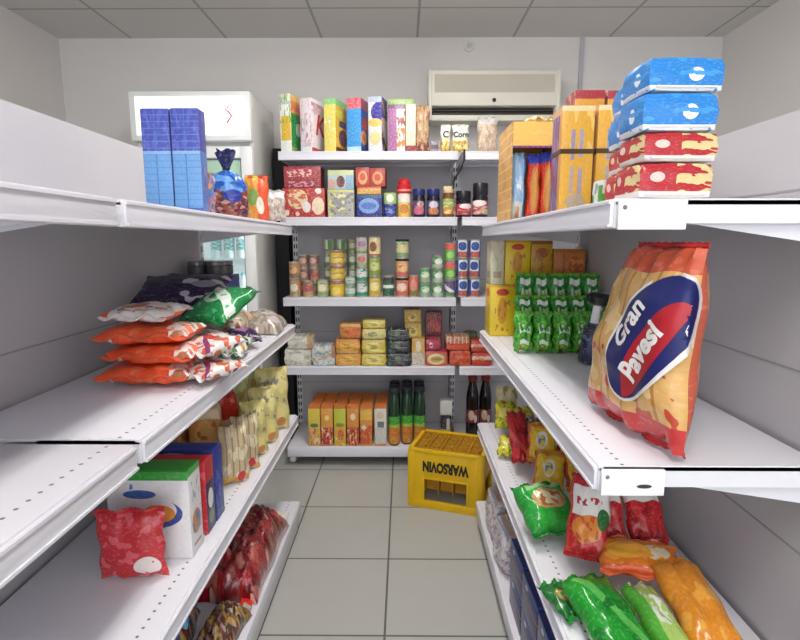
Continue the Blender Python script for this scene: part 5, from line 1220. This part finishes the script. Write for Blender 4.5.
obj('emblem_edge', drape(disc(.155, .078, plain('emblem_white', '#eee9e6', .3)), .095, .205, A_, .0012), t)
obj('emblem', drape(disc(.149, .071, plain('emblem_navy', '#1e2566', .3)), .095, .205, A_, .0022), t)
obj('emblem_red', drape(disc(.125, .030, plain('emblem_red2', '#b3202c', .3)), .108, .184, A_, .0032), t)
TW = plain('lettering_white', '#f4f1ee', .35)
obj('lettering', drape(text_me('Gran', .056, .0004, TW, bold=.0016), .064, .236, A_, .0044), t)
obj('lettering', drape(text_me('Pavesi', .058, .0004, TW, bold=.0022), .101, .183, A_, .0044), t)

# ------------------------------------------------------------------ right, third shelf
zs = ZR[2]
ylg = pack('ylg', '#d9cf2e', ('blob', 4, .55, 3, '#8f9a2c'), ('ell', .5, .5, .3, .25, '#e9e46a'), ('blob', 6, .64, 9, '#c9503c'), rough=.25)
def tilt_bag(name, label, cat, w, h, t_, m, x, y, z, a, tl, group=None, seed=1, sm=None, pw=.5):
    l, r = lie(x, y, z, t_ * .7, a, radians(tl))
    return bag(name, label, cat, w, h, t_, m, l, r, group, seed, sealmat=sm, pw=pw)
GA = 'packs at the far end of the lower right shelf'
tilt_bag('gum_pack', 'lime yellow packet lying at the front edge, far end of the lower right shelf', 'packet', .08, .12, .045, ylg, .405, 1.93, zs + .002, -.3, 20, GA, 130)
tilt_bag('gum_pack', 'lime yellow packet upright behind the red packet', 'packet', .09, .13, .045, ylg, .437, 2.13, zs + .02, -.2, 55, GA, 131)
tilt_bag('gum_pack', 'lime yellow packet lying farther in by the red packet', 'packet', .09, .13, .045, ylg, .53, 2.06, zs + .02, .3, 50, GA, 132)
bag('noodle_packet', 'cream packet standing at the far end of the lower right shelf', 'packet', .10, .2, .05, pack('crpk', '#cfc39a', ('blob', 4, .55, 3, '#a89a5c'), ('blob', 6, .6, 6, '#e0d8c4')), (.475, 2.30, zs + EPS), (0, 0, -.3), GA, 133, seals=(1, 0))
rdk = pack('rednap', '#c22028', ('blob', 4, .58, 3, '#8f1420'), ('diag', .6, .5, .62, '#d94a48'), rough=.25)
tilt_bag('red_packet', 'bright red packet draped over the lime yellow packets', 'packet', .075, .23, .04, rdk, .437, 1.80, zs + .012, -.05, 38, None, 134, plain('seal_red3', '#a81a22', .3))
tilt_bag('berry_packet', 'dark packet with pink print behind the red packet', 'packet', .14, .12, .05, pack('berry', '#4a3442', ('blob', 4, .54, 3, '#a8687c'), ('blob', 5, .6, 7, '#c9c0c8'), rough=.25), .555, 1.95, zs + .02, .2, 45, None, 135)
nop = pack('noodY', '#e6b824', ('ell', .5, .5, .2, .26, '#e6e0d8'), ('ell', .5, .48, .12, .16, '#6f7aa8'), ('blob', 5, .58, 3, '#e9cf4a'), ('band', .85, 1, '#cf8a2c'), ('rect', 0, .1, 0, 1, '#c9502c'), rough=.25)
ns = plain('seal_amber', '#d99a28', .3)
for k, (x, y, z, a, tl, wd) in enumerate(((.458, 1.54, .02, -.30, 40, 'at the aisle end of the front row'), (.570, 1.54, .02, -.05, 42, 'in the middle of the front row'), (.682, 1.55, .02, .05, 40, 'at the inner end of the front row'),
        (.475, 1.69, .055, -.25, 50, 'at the aisle end of the rear row'), (.586, 1.69, .055, .0, 50, 'in the middle of the rear row'), (.697, 1.70, .055, .05, 50, 'at the inner end of the rear row'))):
    tilt_bag('noodle_packet', 'yellow noodle packet %s' % wd, 'noodle packet', .10, .15, .055, nop, x, y, zs + z, a, tl, 'yellow noodle packets on the lower right shelf', 136 + k, ns, .4)
ggb = pack('gbig', '#2fa83a', ('ell', .52, .55, .34, .24, '#cda06a'), ('ell', .52, .56, .24, .16, '#d8cfa4'), ('blobin', 6, .56, 3, .25, .8, .35, .75, '#b06a3c'), ('band', .82, 1, '#9fc490'), ('rect', 0, .2, 0, 1, '#27983a'), rough=.18)
tilt_bag('crisp_bag', 'big bright green bag with food picture on the lower right shelf', 'bag', .16, .18, .085, ggb, .440, 1.345, zs + .002, .25, 26, None, 150, plain('seal_green2', '#2a8f38', .25), .38)
crk = pack('wrsnk', '#e6e2de', ('band', 0, .46, '#c4222a'), ('ell', .5, .30, .34, .18, '#e08a34'), ('blobin', 6, .54, 3, .2, .8, .12, .46, '#cf5a2a'), ('rect', .2, .8, .60, .70, '#b8323c'), ('blobin', 7, .5, 6, .2, .8, .6, .7, '#e6e2de'), ('band', .86, 1, '#c22630'), ('ell', .85, .46, .14, .14, '#2f6a34'), ('bar', 0, .1, '#cc4038'), rough=.2)
crk2 = pack('wrsnl', '#e2dfdc', ('band', 0, .50, '#c9242c'), ('blobin', 5, .57, 3, 0, 1, 0, .5, '#a3161f'), ('rect', .22, .8, .62, .72, '#c43a44'), ('band', .88, 1, '#b8262e'), ('bar', .9, 1, '#c93a3a'), rough=.2)
rs = plain('seal_red4', '#c0282f', .25)
for k, (x, y, z, a, m, wd) in enumerate(((.452, 1.185, .025, -.42, crk, 'nearest the aisle of the three'), (.545, 1.265, .012, -.08, crk2, 'in the middle of the three'), (.658, 1.270, .012, .0, crk2, 'at the inner end of the three'))):
    tilt_bag('snack_bag', 'white and red snack bag, %s' % wd, 'snack bag', .105, .22, .055, m, x, y, zs + z, a, 52, 'white and red snack bags', 152 + k, rs, .4)
tilt_bag('snack_bag', 'orange bag with pale round picture lying before the white and red bags', 'snack bag', .19, .13, .05, pack('orsn', '#df7a1e', ('ell', .7, .55, .16, .24, '#e9d8b8'), ('ell', .35, .5, .28, .26, '#e6a62e'), ('blobin', 5, .57, 3, 0, 1, 0, 1, '#e8973a'), ('band', 0, .1, '#d9562a'), rough=.2), .555, 1.09, zs + .062, -.25, 12, None, 156, plain('seal_orange2', '#d9602a', .25), .4)
grl = pack('glong', '#1f9a2e', ('diag', 1.5, 1.2, 1.45, '#5fc05a'), ('blob', 4, .6, 3, '#158028'), rough=.15)
tilt_bag('crisp_bag', 'glossy green bag at the near edge of the lower right shelf', 'bag', .115, .26, .075, grl, .462, .87, zs + .002, .16, 8, None, 157, plain('seal_green3', '#1b8a2a', .25), .4)
tilt_bag('crisp_bag', 'small dark green packet with tan picture at the very shelf edge', 'packet', .07, .13, .03, pack('gsml', '#1c6a2c', ('ell', .5, .5, .24, .2, '#b0904a'), ('blob', 4, .6, 3, '#2f8a3a'), rough=.2), .402, 1.045, zs + .002, .35, 3, None, 160, plain('seal_green3', '#1b8a2a', .25))
tilt_bag('crisp_bag', 'pale green bag with white print beside the glossy green bag', 'bag', .075, .2, .065, pack('gpale', '#a9c86a', ('blobin', 6, .52, 3, .2, 1, .3, 1, '#e3e6dc'), ('bar', 0, .3, '#57b03a'), rough=.2), .556, .90, zs + .002, .12, 12, None, 158, None, .4)
tilt_bag('crisp_bag', 'plain orange bag at the near right of the lower right shelf', 'bag', .11, .24, .07, pack('gorange', '#dc8a24', ('blob', 4, .58, 3, '#e6a23c'), rough=.2), .640, .90, zs + .002, .05, 20, None, 159, None, .4)

# ------------------------------------------------------------------ right, base shelf
zs = ZR0
flo = pack('floral', '#d4cfd3', ('cells', 16, ['#dcd8dc', '#cbc5cc', '#a88ab0', '#d8d4cc', '#d9b8a0', '#cfcad2', '#8f9ab8', '#e0dcde']), rough=.3)
for k, (x, y, hh, lb) in enumerate(((.435, 2.08, .19, 'white bag with small lilac flowers at the far end of the right base shelf'), (.435, 1.87, .17, 'white bag with small lilac flowers, nearer one on the right base shelf'))):
    t = thing('napkin_pack', lb, 'bag', (x, y, zs + EPS), (0, 0, .1 * k), 'flowered bags'); obj('pack', soft_me(.13, .18, hh, flo, 170 + k, .5, .12, 10), t)
    obj('knot', lathe_me([(.02, 0), (.028, .012), (.012, .022), (.024, .034)], flo, 14), t, (0, 0, hh - .006))
box_thing('blue_white_box', 'small blue and white box behind the flowered bags', 'box', .10, .09, .16, [pack('bwb', '#6f86b8', ('band', .4, .6, '#d9dfe6')), pack('bwbs', '#4a62a0', ('band', .5, .75, '#dfe3ea'))], (.57, 1.95, zs + EPS), 0, None, [flap(.10, .09, .16, plain('bwt', '#8fa0c0'))])
nav = pack('navyF', '#25305c', ('band', .88, 1, '#3a4f9c'), ('lines', 2, .10, '#a8685c'), ('blobin', 6, .57, 3, 0, 1, .1, .8, '#3f4a72'), ('ell', .3, .82, .08, .06, '#c9d0e0'), rough=.3); nvt = plain('navyT', '#2c3a7a', .35)
first = None
for r_, y in enumerate((1.57, 1.39, 1.21, 1.03)):
    for l_ in range(2):
        lb = 'navy carton with orange bands on the right base shelf, %s row, %s layer' % (('farthest', 'second', 'third', 'nearest')[r_], ('lower', 'upper')[l_])
        L_ = (.458, y, zs + EPS + l_ * .1225)
        if first is None: first = box_thing('navy_carton', lb, 'carton', .17, .165, .12, [nav, nav, nvt], L_, 0, 'navy cartons on the right base shelf', [flap(.17, .165, .12, nvt)])
        else: dup(first, lb, L_, (0, 0, R.uniform(-.03, .03)))
